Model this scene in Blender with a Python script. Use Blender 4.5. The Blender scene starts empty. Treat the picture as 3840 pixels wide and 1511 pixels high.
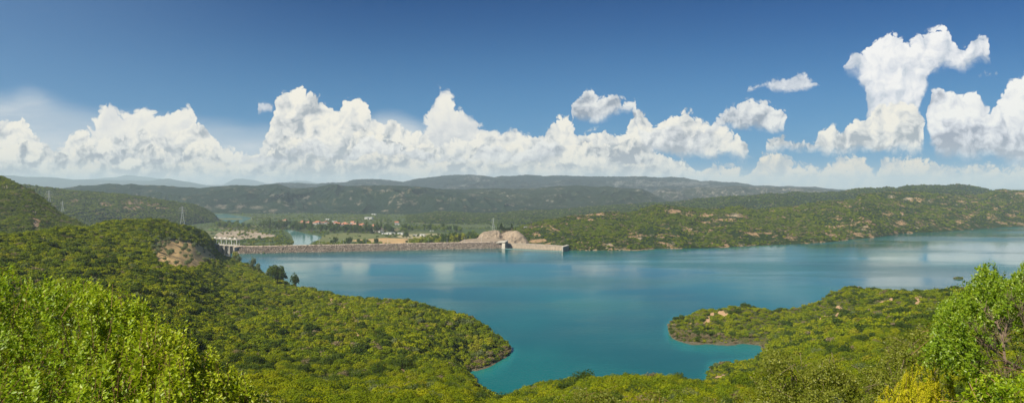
import bpy, bmesh, math, random
import numpy as np
from mathutils import Vector, Matrix

random.seed(7)
RNG = np.random.RandomState(11)
C = bpy.context.scene.collection
# ------------------------------------------------------------------ survey frame
# The survey sheet of the place: sheet x runs along the horizon, sheet y is 468 at eye level.
H = 90.0            # eye height above the lake
FOC = 600.0
K = 1.0 / 2.5156
LAKE_Z = 0.0
VALLEY_Z = -25.0

def sx(x):                       # slope x/Y of a survey column
    return (np.asarray(x, float) * K - 512.0) / FOC
def zy(D, y):                    # height of the sight line y at distance D
    return H - (np.asarray(y, float) - 468.0) * K / FOC * np.asarray(D, float)
def at(x, D, z=None, y=None):
    zz = z if z is not None else float(zy(D, y))
    return Vector((float(sx(x)) * D, D, zz))

# ------------------------------------------------------------------ numpy noise
_T = np.random.RandomState(5).rand(256, 256)
def vnoise(x, y, seed=0):
    x = np.asarray(x, float) + seed * 17.31; y = np.asarray(y, float) + seed * 9.77
    xi = np.floor(x).astype(int); yi = np.floor(y).astype(int)
    fx = x - xi; fy = y - yi
    fx = fx * fx * fx * (fx * (fx * 6 - 15) + 10); fy = fy * fy * fy * (fy * (fy * 6 - 15) + 10)
    a = _T[xi & 255, yi & 255]; b = _T[(xi + 1) & 255, yi & 255]
    c = _T[xi & 255, (yi + 1) & 255]; d = _T[(xi + 1) & 255, (yi + 1) & 255]
    return (a * (1 - fx) + b * fx) * (1 - fy) + (c * (1 - fx) + d * fx) * fy
def fbm(x, y, octv=4, seed=0, gain=0.5):
    s = 0; a = 1; t = 0
    for i in range(octv):
        s = s + a * (vnoise(x * 2.03 ** i, y * 2.03 ** i, seed + i * 3) * 2 - 1); t += a; a *= gain
    return s / t
def ridged(x, y, octv=4, seed=0):
    s = 0; a = 1; t = 0
    for i in range(octv):
        s = s + a * (1 - np.abs(vnoise(x * 2.03 ** i, y * 2.03 ** i, seed + i * 5) * 2 - 1)); t += a; a *= 0.5
    return s / t
def sstep(a, b, x):
    t = np.clip((np.asarray(x, float) - a) / (b - a), 0, 1)
    return t * t * (3 - 2 * t)

# ------------------------------------------------------------------ mesh helpers
def mesh_np(name, verts, quads=None, tris=None, mat=None, smooth=False, parent=None):
    me = bpy.data.meshes.new(name)
    verts = np.asarray(verts, np.float32)
    me.vertices.add(len(verts)); me.vertices.foreach_set('co', verts.ravel())
    loops = []; starts = []; n = 0
    tot = []
    if quads is not None and len(quads):
        q = np.asarray(quads, np.int32); loops.append(q.ravel()); starts.append(n + np.arange(len(q)) * 4); tot.append(np.full(len(q), 4)); n += q.size
    if tris is not None and len(tris):
        q = np.asarray(tris, np.int32); loops.append(q.ravel()); starts.append(n + np.arange(len(q)) * 3); tot.append(np.full(len(q), 3)); n += q.size
    loops = np.concatenate(loops); starts = np.concatenate(starts); tot = np.concatenate(tot)
    me.loops.add(len(loops)); me.loops.foreach_set('vertex_index', loops.astype(np.int32))
    me.polygons.add(len(starts)); me.polygons.foreach_set('loop_start', starts.astype(np.int32))
    me.polygons.foreach_set('loop_total', tot.astype(np.int32))
    if smooth: me.polygons.foreach_set('use_smooth', np.ones(len(starts), bool))
    me.update(calc_edges=True)
    if mat: me.materials.append(mat)
    o = bpy.data.objects.new(name, me)
    C.objects.link(o)
    if parent: o.parent = parent
    return o
def add_attr(o, name, vals):
    a = o.data.attributes.new(name, 'FLOAT', 'POINT'); a.data.foreach_set('value', np.asarray(vals, np.float32).ravel())
def grid_quads(nr, nc):
    i = np.arange(nr - 1)[:, None]; j = np.arange(nc - 1)[None, :]
    a = i * nc + j
    return np.stack([a, a + 1, a + nc + 1, a + nc], -1).reshape(-1, 4)

class MB:
    """collects boxes, bars, tubes and lathes into one mesh object"""
    def __init__(s): s.v = []; s.f = []
    def add(s, vs, fs):
        n = len(s.v); s.v += [tuple(v) for v in vs]; s.f += [tuple(i + n for i in f) for f in fs]; return s
    def box(s, c, size, rz=0, taper=1.0):
        x, y, z = [d / 2 for d in size]; cs, sn = math.cos(rz), math.sin(rz); vs = []
        for dz, k in ((-z, 1), (z, taper)):
            for dx, dy in ((-x, -y), (x, -y), (x, y), (-x, y)):
                dx2, dy2 = dx * k, dy * k
                vs.append((c[0] + dx2 * cs - dy2 * sn, c[1] + dx2 * sn + dy2 * cs, c[2] + dz))
        return s.add(vs, [(3, 2, 1, 0), (4, 5, 6, 7), (0, 1, 5, 4), (1, 2, 6, 5), (2, 3, 7, 6), (3, 0, 4, 7)])
    def bar(s, a, b, w, w2=None, n=4):
        a = Vector(a); b = Vector(b); d = (b - a)
        if d.length < 1e-6: return s
        d.normalize(); u = d.orthogonal().normalized(); v = d.cross(u); w2 = w if w2 is None else w2
        vs = []
        for p, r in ((a, w), (b, w2)):
            for i in range(n):
                t = 2 * math.pi * (i + .5) / n; vs.append(p + (u * math.cos(t) + v * math.sin(t)) * r)
        fs = [(i, (i + 1) % n, n + (i + 1) % n, n + i) for i in range(n)]
        fs += [tuple(range(n - 1, -1, -1)), tuple(range(n, 2 * n))]
        return s.add(vs, fs)
    def prism(s, pts, z0, z1):           # polygon in xy extruded in z
        n = len(pts)
        vs = [(p[0], p[1], z0) for p in pts] + [(p[0], p[1], z1) for p in pts]
        return s.add(vs, [(i, (i + 1) % n, n + (i + 1) % n, n + i) for i in range(n)] + [tuple(range(n - 1, -1, -1)), tuple(range(n, 2 * n))])
    def hexa(s, lo, hi):                 # 4 bottom + 4 top corners
        return s.add(list(lo) + list(hi), [(3, 2, 1, 0), (4, 5, 6, 7), (0, 1, 5, 4), (1, 2, 6, 5), (2, 3, 7, 6), (3, 0, 4, 7)])
    def build(s, name, mat, parent=None, smooth=False):
        me = bpy.data.meshes.new(name); me.from_pydata(s.v, [], s.f); me.update()
        bm = bmesh.new(); bm.from_mesh(me); bmesh.ops.recalc_face_normals(bm, faces=bm.faces[:]); bm.to_mesh(me); bm.free()
        if smooth: me.polygons.foreach_set('use_smooth', np.ones(len(me.polygons), bool))
        me.materials.append(mat)
        o = bpy.data.objects.new(name, me); C.objects.link(o)
        if parent: o.parent = parent
        return o

def tag(o, label=None, cat=None, group=None, kind=None):
    if label: o['label'] = label
    if cat: o['category'] = cat
    if group: o['group'] = group
    if kind: o['kind'] = kind
    return o
def empty(name, loc, rz=0, label=None, cat=None, group=None):
    o = bpy.data.objects.new(name, None); C.objects.link(o); o.location = loc; o.rotation_euler = (0, 0, rz)
    o.empty_display_size = .5
    return tag(o, label, cat, group)
KIDS = {}
def copy_tree(o, loc, rz=0, scale=None, label=None, group=None):
    c = o.copy(); C.objects.link(c); c.location = loc; c.rotation_euler = (0, 0, rz)
    if scale is not None: c.scale = scale if hasattr(scale, '__len__') else (scale,) * 3
    if label: c['label'] = label
    if group: c['group'] = group
    def rec(src, dst):
        for ch in list(src.children):
            if ch.name in C.objects and ch.parent == src:
                k = ch.copy(); C.objects.link(k); k.parent = dst; rec(ch, k)
    rec(o, c)
    return c

# ------------------------------------------------------------------ node expression helper
class S:
    """a socket with arithmetic"""
    def __init__(s, nt, sock): s.nt = nt; s.o = sock
    def _m(s, op, a, b=None, c=None, clamp=False):
        n = s.nt.nodes.new('ShaderNodeMath'); n.operation = op; n.use_clamp = clamp
        for i, q in enumerate((a, b, c)):
            if q is None: continue
            if isinstance(q, S): s.nt.links.new(q.o, n.inputs[i])
            else: n.inputs[i].default_value = float(q)
        return S(s.nt, n.outputs[0])
    def __add__(s, b): return s._m('ADD', s, b)
    __radd__ = __add__
    def __sub__(s, b): return s._m('SUBTRACT', s, b)
    def __rsub__(s, b): return s._m('SUBTRACT', b, s)
    def __mul__(s, b): return s._m('MULTIPLY', s, b)
    __rmul__ = __mul__
    def __truediv__(s, b): return s._m('DIVIDE', s, b)
    def __rtruediv__(s, b): return s._m('DIVIDE', b, s)
    def __neg__(s): return s._m('MULTIPLY', s, -1)
    def max(s, b): return s._m('MAXIMUM', s, b)
    def min(s, b): return s._m('MINIMUM', s, b)
    def abs(s): return s._m('ABSOLUTE', s)
    def pow(s, b): return s._m('POWER', s, b)
    def sqrt(s): return s._m('SQRT', s)
    def clamp(s): return s._m('ADD', s, 0.0, clamp=True)
    def step(s, a, b):
        n = s.nt.nodes.new('ShaderNodeMapRange'); n.interpolation_type = 'SMOOTHSTEP'
        s.nt.links.new(s.o, n.inputs[0])
        for i, q in ((1, a), (2, b)):
            if isinstance(q, S): s.nt.links.new(q.o, n.inputs[i])
            else: n.inputs[i].default_value = q
        return S(s.nt, n.outputs[0])
def combine(nt, x, y, z=0.0):
    n = nt.nodes.new('ShaderNodeCombineXYZ')
    for i, q in enumerate((x, y, z)):
        if isinstance(q, S): nt.links.new(q.o, n.inputs[i])
        else: n.inputs[i].default_value = q
    return S(nt, n.outputs[0])
def sep(nt, v):
    n = nt.nodes.new('ShaderNodeSeparateXYZ'); nt.links.new(v.o, n.inputs[0])
    return [S(nt, n.outputs[i]) for i in range(3)]
def mixc(nt, f, a, b, mode='MIX'):
    n = nt.nodes.new('ShaderNodeMix'); n.data_type = 'RGBA'; n.blend_type = mode
    n.clamp_factor = True
    ins = [i for i in n.inputs if i.enabled]
    fi = n.inputs[0]; ai = n.inputs[6]; bi = n.inputs[7]
    for sk, q in ((fi, f), (ai, a), (bi, b)):
        if isinstance(q, S): nt.links.new(q.o, sk)
        elif hasattr(q, '__len__'): sk.default_value = (*q[:3], 1)
        else: sk.default_value = float(q)
    return S(nt, n.outputs[2])
def noise(nt, vec, scale, detail=3, rough=0.5, dim='3D', dist=0.0):
    n = nt.nodes.new('ShaderNodeTexNoise'); n.noise_dimensions = dim
    if vec is not None: nt.links.new(vec.o, n.inputs['Vector'])
    n.inputs['Scale'].default_value = scale; n.inputs['Detail'].default_value = detail
    n.inputs['Roughness'].default_value = rough; n.inputs['Distortion'].default_value = dist
    return S(nt, n.outputs[0])
def voro(nt, vec, scale, detail=0, rough=0.5, dim='2D', out=0, feature='F1'):
    n = nt.nodes.new('ShaderNodeTexVoronoi'); n.voronoi_dimensions = dim; n.feature = feature
    if vec is not None: nt.links.new(vec.o, n.inputs['Vector'])
    n.inputs['Scale'].default_value = scale
    if 'Detail' in n.inputs: n.inputs['Detail'].default_value = detail; n.inputs['Roughness'].default_value = rough
    return S(nt, n.outputs[out])
def ramp(nt, fac, stops, interp='LINEAR'):
    n = nt.nodes.new('ShaderNodeValToRGB'); cr = n.color_ramp; cr.interpolation = interp
    while len(cr.elements) < len(stops): cr.elements.new(0.5)
    for e, (p, c) in zip(cr.elements, stops): e.position = p; e.color = (*c[:3], 1)
    nt.links.new(fac.o, n.inputs[0])
    return S(nt, n.outputs[0])
def fcurve(nt, fac, pts):            # pts: (0..1, 0..1)
    n = nt.nodes.new('ShaderNodeFloatCurve'); cu = n.mapping.curves[0]
    n.mapping.use_clip = True
    pts = sorted(pts)
    cu.points[0].location = pts[0]; cu.points[-1].location = pts[-1]
    for p in pts[1:-1]: cu.points.new(*p)
    for p in cu.points: p.handle_type = 'AUTO_CLAMPED'
    n.mapping.update()
    nt.links.new(fac.o, n.inputs['Value'])
    return S(nt, n.outputs[0])
def new_mat(name):
    m = bpy.data.materials.new(name); m.use_nodes = True
    nt = m.node_tree; nt.nodes.clear()
    out = nt.nodes.new('ShaderNodeOutputMaterial')
    b = nt.nodes.new('ShaderNodeBsdfPrincipled'); nt.links.new(b.outputs[0], out.inputs[0])
    b.inputs['Roughness'].default_value = 0.9
    b.inputs['Specular IOR Level'].default_value = 0.2
    return m, nt, b, out
def geopos(nt):
    n = nt.nodes.new('ShaderNodeNewGeometry'); return S(nt, n.outputs['Position'])
def attr(nt, name, out='Fac'):
    n = nt.nodes.new('ShaderNodeAttribute'); n.attribute_name = name; return S(nt, n.outputs[out])
def setc(nt, b, s, sock='Base Color'):
    if isinstance(s, S): nt.links.new(s.o, b.inputs[sock])
    else: b.inputs[sock].default_value = (*s[:3], 1) if hasattr(s, '__len__') else s
def bump(nt, b, h, dist=0.1, strength=1.0):
    n = nt.nodes.new('ShaderNodeBump'); nt.links.new(h.o, n.inputs['Height'])
    n.inputs['Distance'].default_value = dist; n.inputs['Strength'].default_value = strength
    nt.links.new(n.outputs[0], b.inputs['Normal'])
def plain(name, col, rough=0.8, var=0.15, scale=1.0, spec=0.2):
    m, nt, b, _ = new_mat(name)
    tc = nt.nodes.new('ShaderNodeTexCoord'); v = S(nt, tc.outputs['Object'])
    n = noise(nt, v, scale, 4, 0.6)
    c2 = tuple(c * (1 - var) for c in col); c3 = tuple(min(1, c * (1 + var)) for c in col)
    setc(nt, b, ramp(nt, n, [(0.3, c2), (0.7, c3)])); b.inputs['Roughness'].default_value = rough
    b.inputs['Specular IOR Level'].default_value = spec
    return m
# ------------------------------------------------------------------ camera
cam = bpy.data.objects.new('camera', bpy.data.cameras.new('camera')); C.objects.link(cam)
cam.location = (0, 0, H); cam.rotation_euler = (math.radians(90), 0, 0)
cam.data.sensor_width = 36; cam.data.lens = 36 * FOC / 1024
cam.data.shift_y = -(201 - 468 * K) / 1024
cam.data.clip_start = 0.1; cam.data.clip_end = 60000
bpy.context.scene.camera = cam
sc = bpy.context.scene
sc.view_settings.view_transform = 'Standard'; sc.view_settings.look = 'None'
EXPO = 0.7
sc.view_settings.exposure = EXPO; sc.view_settings.gamma = 1
sc.cycles.max_bounces = 6; sc.cycles.diffuse_bounces = 2; sc.cycles.glossy_bounces = 2
sc.cycles.transmission_bounces = 3; sc.cycles.volume_bounces = 1; sc.cycles.transparent_max_bounces = 8
sc.cycles.sample_clamp_indirect = 6
sc.cycles.use_denoising = True

# ------------------------------------------------------------------ sun
SUN_EL = math.radians(46); SUN_AZ = math.radians(-128)     # azimuth from +Y towards +X
sd = Vector((math.sin(SUN_AZ) * math.cos(SUN_EL), math.cos(SUN_AZ) * math.cos(SUN_EL), math.sin(SUN_EL)))
sun = bpy.data.objects.new('sun', bpy.data.lights.new('sun', 'SUN')); C.objects.link(sun)
sun.data.energy = 5.0; sun.data.angle = math.radians(0.5); sun.data.color = (1.0, 0.91, 0.74)
sun.rotation_euler = sd.to_track_quat('Z', 'Y').to_euler(); sun.location = (0, 0, 400)

# ------------------------------------------------------------------ world: physical sky with cumulus banks
w = bpy.data.worlds.new('World'); sc.world = w; w.use_nodes = True
nt = w.node_tree; nt.nodes.clear()
wout = nt.nodes.new('ShaderNodeOutputWorld'); bg = nt.nodes.new('ShaderNodeBackground')
nt.links.new(bg.outputs[0], wout.inputs[0])
SKY_STR = 0.1
U = 1.0 / SKY_STR / 2 ** EXPO
bg.inputs[1].default_value = SKY_STR
sky = nt.nodes.new('ShaderNodeTexSky'); sky.sky_type = 'NISHITA'; sky.sun_disc = False
sky.sun_elevation = SUN_EL; sky.sun_rotation = SUN_AZ
sky.altitude = 300; sky.air_density = 1.0; sky.dust_density = 0.5; sky.ozone_density = 3.0
tc = nt.nodes.new('ShaderNodeTexCoord'); dirv = S(nt, tc.outputs['Generated'])
dx, dy, dz = sep(nt, dirv)
dyc = dy.abs().max(0.30)
X = (dx / dyc) * (FOC / K) + 512.0 / K              # azimuth coordinate
Y = 468.0 - (dz / dyc) * (FOC / K)                  # height coordinate, 468 = horizon
def xf(v): return (v + 700.0) / 4000.0
Xn = xf(X)
def line(Xs, pts, lo=1200.0):
    """outline height as a function of azimuth"""
    cv = fcurve(nt, xf(Xs).clamp(), [(xf(a), min(1, max(0, b / lo))) for a, b in pts])
    return cv * lo
# shared turbulence
P = combine(nt, X * 0.001, Y * 0.001)
def ncol(vec, scale, detail, rough=0.55):
    n = nt.nodes.new('ShaderNodeTexNoise'); n.noise_dimensions = '2D'; nt.links.new(vec.o, n.inputs['Vector'])
    n.inputs['Scale'].default_value = scale; n.inputs['Detail'].default_value = detail; n.inputs['Roughness'].default_value = rough
    return sep(nt, S(nt, n.outputs['Color']))
def offs(v, ox, oy):
    n = nt.nodes.new('ShaderNodeVectorMath'); n.operation = 'ADD'; nt.links.new(v.o, n.inputs[0]); n.inputs[1].default_value = (ox, oy, 0)
    return S(nt, n.outputs[0])

def lin(c): return tuple((v / 12.92 if v < .04045 else ((v + .055) / 1.055) ** 2.4) for v in c)
def bank(prev, top, bot=None, seed=0.0, amp=26.0, size=55.0, soft=5.0, botsoft=22.0, warp=22.0,
         lit=(.97, .955, .91), mid=(.865, .87, .875), dark=(.64, .67, .715), depth=110.0, contrast=1.0, fade=0.0, opac=1.0, lift=0.0):
    p0 = offs(P, seed * 0.713, seed * 1.37)
    wx, wy, _w = ncol(p0, 1000.0 / (size * 1.3), 4, 0.5)
    Xw = X + (wx - 0.5) * (2.2 * warp); Yw = Y + (wy - 0.5) * (2.0 * warp)
    pw = combine(nt, Xw * 0.001 + seed * .713, Yw * 0.001 + seed * 1.37)
    dl = 0.011
    pl = offs(pw, dl, dl * 1.1)
    v1 = voro(nt, pw, 1000.0 / size, 0.0, 0.5)
    v2 = voro(nt, offs(pw, .37, .11), 1000.0 / (size * .36), 1.5, 0.6)
    u1 = voro(nt, pl, 1000.0 / size, 0.0, 0.5)
    g0 = noise(nt, pw, 1000.0 / (size * 1.7), 5, 0.56, '2D')
    g1 = noise(nt, pl, 1000.0 / (size * 1.7), 3, 0.5, '2D')
    h = 1.0 - (v1 * v1) * 1.0 - (v2 * v2) * 0.55
    t = line(Xw, top)
    d = Yw - t + (h - 0.60) * amp + (g0 - 0.5) * (amp * 1.1)
    a = d.step(0.0, soft)
    if bot:
        bline = line(Xw, bot)
        db = bline - Yw + (h - 0.6) * (amp * .5)
        a = a * db.step(0.0, botsoft)
    if opac < 1: a = a * opac
    slope = (g0 - g1) * (-3.6 * contrast) + (v1 * v1 - u1 * u1) * (0.55 * contrast)
    big, _b, _c = ncol(offs(p0, .5, .2), 1000.0 / (size * 3.2), 3, 0.5)
    dep = (Yw - t) * (1.0 / depth)
    if bot:
        dep = dep * 0.55 + (1.0 - (db * (1.0 / (depth * .55))).clamp()) * 1.05
    L = (0.86 + lift) + slope - dep.max(0.0).min(1.4) * 0.42 + (big - 0.5) * (1.5 * contrast) - (v2 * v2 - 0.2) * (0.22 * contrast)
    col = ramp(nt, L, [(0.0, lin(dark)), (0.50, lin(mid)), (0.98, lin(lit))])
    if fade > 0:
        f = Y.step(330.0, 470.0) * fade
        col = mixc(nt, f, col, lin((.80, .82, .82)))
    # sky brightness units
    sc_ = nt.nodes.new('ShaderNodeVectorMath'); sc_.operation = 'SCALE'; nt.links.new(col.o, sc_.inputs[0]); sc_.inputs[3].default_value = U
    return mixc(nt, a, prev, S(nt, sc_.outputs[0]))

acc = S(nt, sky.outputs[0])
SKYTINT = mixc(nt, 1.0, acc, (0.036, 0.185, 0.36), 'MULTIPLY')
acc = SKYTINT
# whitening towards the horizon (thin high haze)
acc = mixc(nt, Y.step(-40.0, 430.0) * 0.62, acc, (.135 * U, .37 * U, .62 * U))
acc = mixc(nt, X.step(1000.0, -300.0) * 0.33, acc, (.24 * U, .43 * U, .66 * U))
# thin high veil, left
v1, v2, v3 = ncol(combine(nt, X * .00045, Y * .0019), 3.0, 6, 0.6)
Xv = X + (v2 - .5) * 160.0; Yv = Y + (v3 - .5) * 60.0
veil_top = line(Xv, [(-600, 190), (0, 225), (60, 212), (130, 235), (220, 262), (350, 275), (560, 300), (700, 320), (900, 300), (960, 275), (1100, 310), (1300, 345), (1500, 420), (2600, 460)])
veil = (Yv - veil_top).step(-10.0, 60.0) * (v1.step(0.30, 0.62) * .45 + .50)
acc = mixc(nt, veil, acc, (.68 * U, .72 * U, .74 * U))
BANKS = []
NONE = 600.0
A_top = [(-600, 330), (-100, 400), (190, 420), (215, 345), (232, 292), (262, 268), (300, 261), (335, 276), (365, 266), (400, 271), (440, 276), (482, 262), (497, 272), (503, 320), (515, 420),
         (560, 430), (1040, 430), (1062, 310), (1080, 285), (1076, 268), (1086, 232), (1100, 226), (1118, 221), (1132, 224), (1140, 262), (1158, 272), (1172, 286), (1200, 296), (1240, 305), (1290, 322), (1340, 336), (1400, 350), (1500, 400), (1650, 470), (2600, 480), (3300, 400)]
acc = bank(acc, A_top, None, seed=1.0, amp=20, size=56, soft=14, warp=26, lit=(.96, .945, .90), mid=(.89, .89, .88), dark=(.78, .80, .82), depth=170, contrast=.55, fade=.8)
W_top = [(-600, 400), (0, 392), (640, 395), (900, 385), (1288, 372), (1500, 380), (1640, 398), (1718, 400), (1773, 408), (1838, 404), (1883, 428), (1898, 402), (1923, 378), (1963, 382), (1990, 402), (2050, 408), (2098, 402), (2113, 386), (2158, 378), (2183, 405),
         (2195, 428), (2213, 416), (2228, 392), (2288, 386), (2338, 400), (2380, 412), (2413, 415), (2423, 405), (2488, 405), (2576, 412), (3300, 410)]
acc = bank(acc, W_top, None, seed=2.3, amp=24, size=34, soft=18, warp=18, lit=(.97, .92, .83), mid=(.82, .82, .80), dark=(.70, .73, .75), depth=120, contrast=1.0, fade=.2, lift=.12)
T_top = [(-600, NONE), (2105, NONE), (2116, 160), (2128, 145), (2168, 125), (2188, 100), (2213, 82), (2238, 77), (2273, 90), (2286, 108), (2293, 100), (2308, 77), (2338, 68), (2358, 54), (2388, 70), (2396, 100), (2418, 108), (2448, 112), (2458, 90), (2478, 86), (2503, 94), (2510, 115), (2518, NONE), (3300, NONE)]
T_bot = [(-600, 0), (2105, 100), (2114, 175), (2140, 192), (2162, 202), (2176, 240), (2184, 340), (2300, 340), (2320, 262), (2338, 205), (2360, 188), (2385, 186), (2420, 192), (2453, 174), (2462, 160), (2483, 168), (2505, 140), (2518, 0), (3300, 0)]
acc = bank(acc, T_top, T_bot, seed=3.1, amp=20, size=46, soft=10, botsoft=34, warp=20, depth=210, contrast=.8, lit=(.975, .97, .96), mid=(.89, .90, .92), dark=(.74, .78, .83))
S_top = [(-600, NONE), (628, NONE), (636, 262), (650, 250), (672, 252), (690, 262), (706, 270), (712, NONE), (1862, NONE), (1870, 232), (1885, 213), (1902, 207), (1913, 212), (1918, NONE), (1924, 212), (1946, 194), (1965, 192), (1985, 194), (1995, 180), (2018, 178), (2040, 195), (2052, 206), (2075, 207), (2084, NONE),
         (2440, NONE), (2450, 188), (2500, 178), (2530, 190), (2540, NONE), (3300, NONE)]
S_bot = [(-600, 0), (628, 0), (636, 284), (660, 288), (700, 280), (712, 0), (1862, 0), (1870, 238), (1890, 236), (1913, 220), (1920, 222), (1950, 235), (2000, 236), (2040, 224), (2075, 214), (2084, 0), (2440, 0), (2450, 196), (2500, 190), (2530, 198), (2540, 0), (3300, 0)]
acc = bank(acc, S_top, S_bot, seed=4.4, amp=10, size=26, soft=12, botsoft=14, warp=9, depth=90, contrast=.5, lit=(.92, .925, .93), mid=(.82, .84, .87), dark=(.68, .72, .78), opac=.92)
M_top = [(-600, 320), (-60, 300), (0, 302), (50, 290), (76, 304), (84, 330), (98, 352), (130, 353), (160, 350), (174, 338), (188, 322), (210, 316), (228, 325), (262, 342), (285, 341), (330, 338), (342, 322), (380, 322), (397, 342), (418, 343), (428, 325), (463, 326), (470, 308), (490, 303), (510, 309),
         (526, 335), (550, 350), (568, 368), (590, 362), (606, 375), (645, 368), (662, 350), (680, 328), (692, 246), (704, 226), (730, 228), (741, 209), (752, 203), (764, 216), (784, 229), (812, 240), (832, 260), (847, 285), (853, 262), (866, 249), (900, 243), (924, 256), (932, 285), (945, 299), (993, 300), (1012, 322),
         (1040, 333), (1070, 330), (1092, 348), (1115, 366), (1140, 345), (1168, 350), (1192, 331), (1240, 330), (1288, 316), (1318, 325), (1353, 340), (1383, 320), (1392, 294), (1418, 280), (1435, 288), (1460, 328), (1488, 320), (1523, 325), (1543, 335), (1568, 330), (1588, 305), (1604, 276), (1618, 272), (1640, 298),
         (1668, 294), (1688, 288), (1704, 270), (1720, 265), (1753, 280), (1770, 302), (1784, 300), (1838, 322), (1878, 345), (1890, 380), (1903, 430), (1918, 400), (1930, 350), (1963, 335), (1980, 342), (1990, 358), (2023, 340), (2034, 354), (2068, 325), (2090, 316), (2114, 334), (2138, 300), (2168, 280), (2190, 275),
         (2218, 255), (2260, 249), (2290, 250), (2308, 262), (2326, 300), (2334, 340), (2338, 420), (2360, NONE), (3300, NONE)]
M_bot = [(-600, 600), (1380, 600), (1600, 470), (1640, 398), (1750, 404), (1850, 408), (1900, 400), (1938, 396), (2038, 384), (2068, 392), (2238, 396), (2328, 380), (2338, 300), (3300, 300)]
acc = bank(acc, M_top, M_bot, seed=5.7, amp=19, size=44, soft=9, botsoft=30, warp=18, depth=130, contrast=1.0, fade=.5, lit=(.975, .955, .90), mid=(.88, .88, .865), dark=(.66, .69, .72))
N_top = [(-600, NONE), (-300, 380), (0, 372), (60, 352), (120, 380), (190, 372), (230, 352), (262, 385), (330, 372), (392, 360), (430, 384), (480, 352), (530, 362), (575, 398), (640, 402), (700, 350), (745, 338), (790, 356), (835, 392), (880, 352), (915, 322), (945, 330), (985, 352), (1030, 362),
         (1075, 358), (1110, 395), (1150, 402), (1200, 370), (1260, 362), (1310, 352), (1345, 380), (1400, 362), (1470, 352), (1530, 365), (1590, 345), (1640, 372), (1700, 400), (1780, 440), (1850, NONE), (3300, NONE)]
acc = bank(acc, N_top, None, seed=9.4, amp=16, size=40, soft=6, warp=13, depth=85, contrast=1.25, fade=.2, lift=.05, lit=(.98, .955, .89), mid=(.86, .86, .84), dark=(.60, .63, .67), opac=.95)
L_top = [(-600, NONE), (0, 402), (110, 420), (220, 398), (300, 414), (420, 408), (520, 398), (640, 425), (760, 385), (860, 400), (960, 378), (1080, 402), (1180, 398), (1280, 408), (1390, 398), (1500, 412), (1600, 404), (1700, 430), (1800, NONE), (3300, NONE)]
F_top = [(-600, NONE), (0, 470), (300, 380), (420, 392), (560, 400), (700, 372), (800, 350), (860, 390), (930, 330), (975, 352), (1060, 372), (1150, 392), (1240, 358), (1300, 375), (1370, 350), (1425, 370), (1428, 300), (1436, 265), (1458, 240), (1465, 220), (1484, 220), (1490, 236), (1503, 245), (1528, 235), (1553, 232), (1573, 245),
         (1589, 238), (1603, 262), (1606, 330), (1614, 325), (1640, 315), (1690, 318), (1730, 325), (1780, 330), (1786, 300), (1798, 282), (1815, 262), (1832, 258), (1845, 265), (1862, 255), (1905, 250), (1925, 246), (1950, 256), (1962, 275), (1985, 287), (1993, 310), (1998, NONE), (3300, NONE)]
F_bot = [(-600, 300), (250, 400), (1000, 430), (1240, 425), (1370, 420), (1424, 390), (1430, 300), (1450, 312), (1480, 320), (1520, 312), (1560, 296), (1603, 285), (1608, 385), (1700, 392), (1775, 396), (1795, 330), (1830, 326), (1870, 338), (1990, 332), (1998, 0), (3300, 0)]
acc = bank(acc, F_top, F_bot, seed=6.9, amp=18, size=44, soft=9, botsoft=26, warp=14, depth=100, contrast=.9, fade=.35, lit=(.955, .95, .925), mid=(.83, .84, .85), dark=(.62, .65, .69), opac=.93)
acc = bank(acc, L_top, None, seed=11.2, amp=14, size=34, soft=10, warp=12, depth=60, contrast=1.2, fade=.15, lift=.04, lit=(.96, .93, .86), mid=(.83, .83, .81), dark=(.63, .66, .69), opac=.9)
R_top = [(-600, NONE), (2318, NONE), (2326, 245), (2340, 220), (2355, 211), (2388, 213), (2408, 225), (2433, 227), (2453, 221), (2472, 238), (2478, 272), (2489, 280), (2499, 262), (2509, 245), (2518, 222), (2533, 208), (2553, 185), (2576, 172), (2700, 150), (3300, 200)]
R_bot = [(-600, 0), (2318, 250), (2326, 290), (2336, 340), (2342, 408), (2380, 414), (2440, 408), (2500, 414), (2576, 432), (3300, 430)]
acc = bank(acc, R_top, R_bot, seed=8.2, amp=20, size=54, soft=10, botsoft=40, warp=20, depth=190, contrast=.9, fade=.5, lit=(.975, .97, .95), mid=(.87, .88, .90), dark=(.62, .65, .71))
# low haze at the horizon
acc = mixc(nt, Y.step(400.0, 480.0) * .45, acc, (.60 * U, .61 * U, .59 * U))
acc = mixc(nt, Y.step(472.0, 520.0), acc, (.22 * U, .27 * U, .25 * U))
nt.links.new(acc.o, bg.inputs[0])
w.cycles.sampling_method = 'MANUAL'; w.cycles.sample_map_resolution = 512
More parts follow.
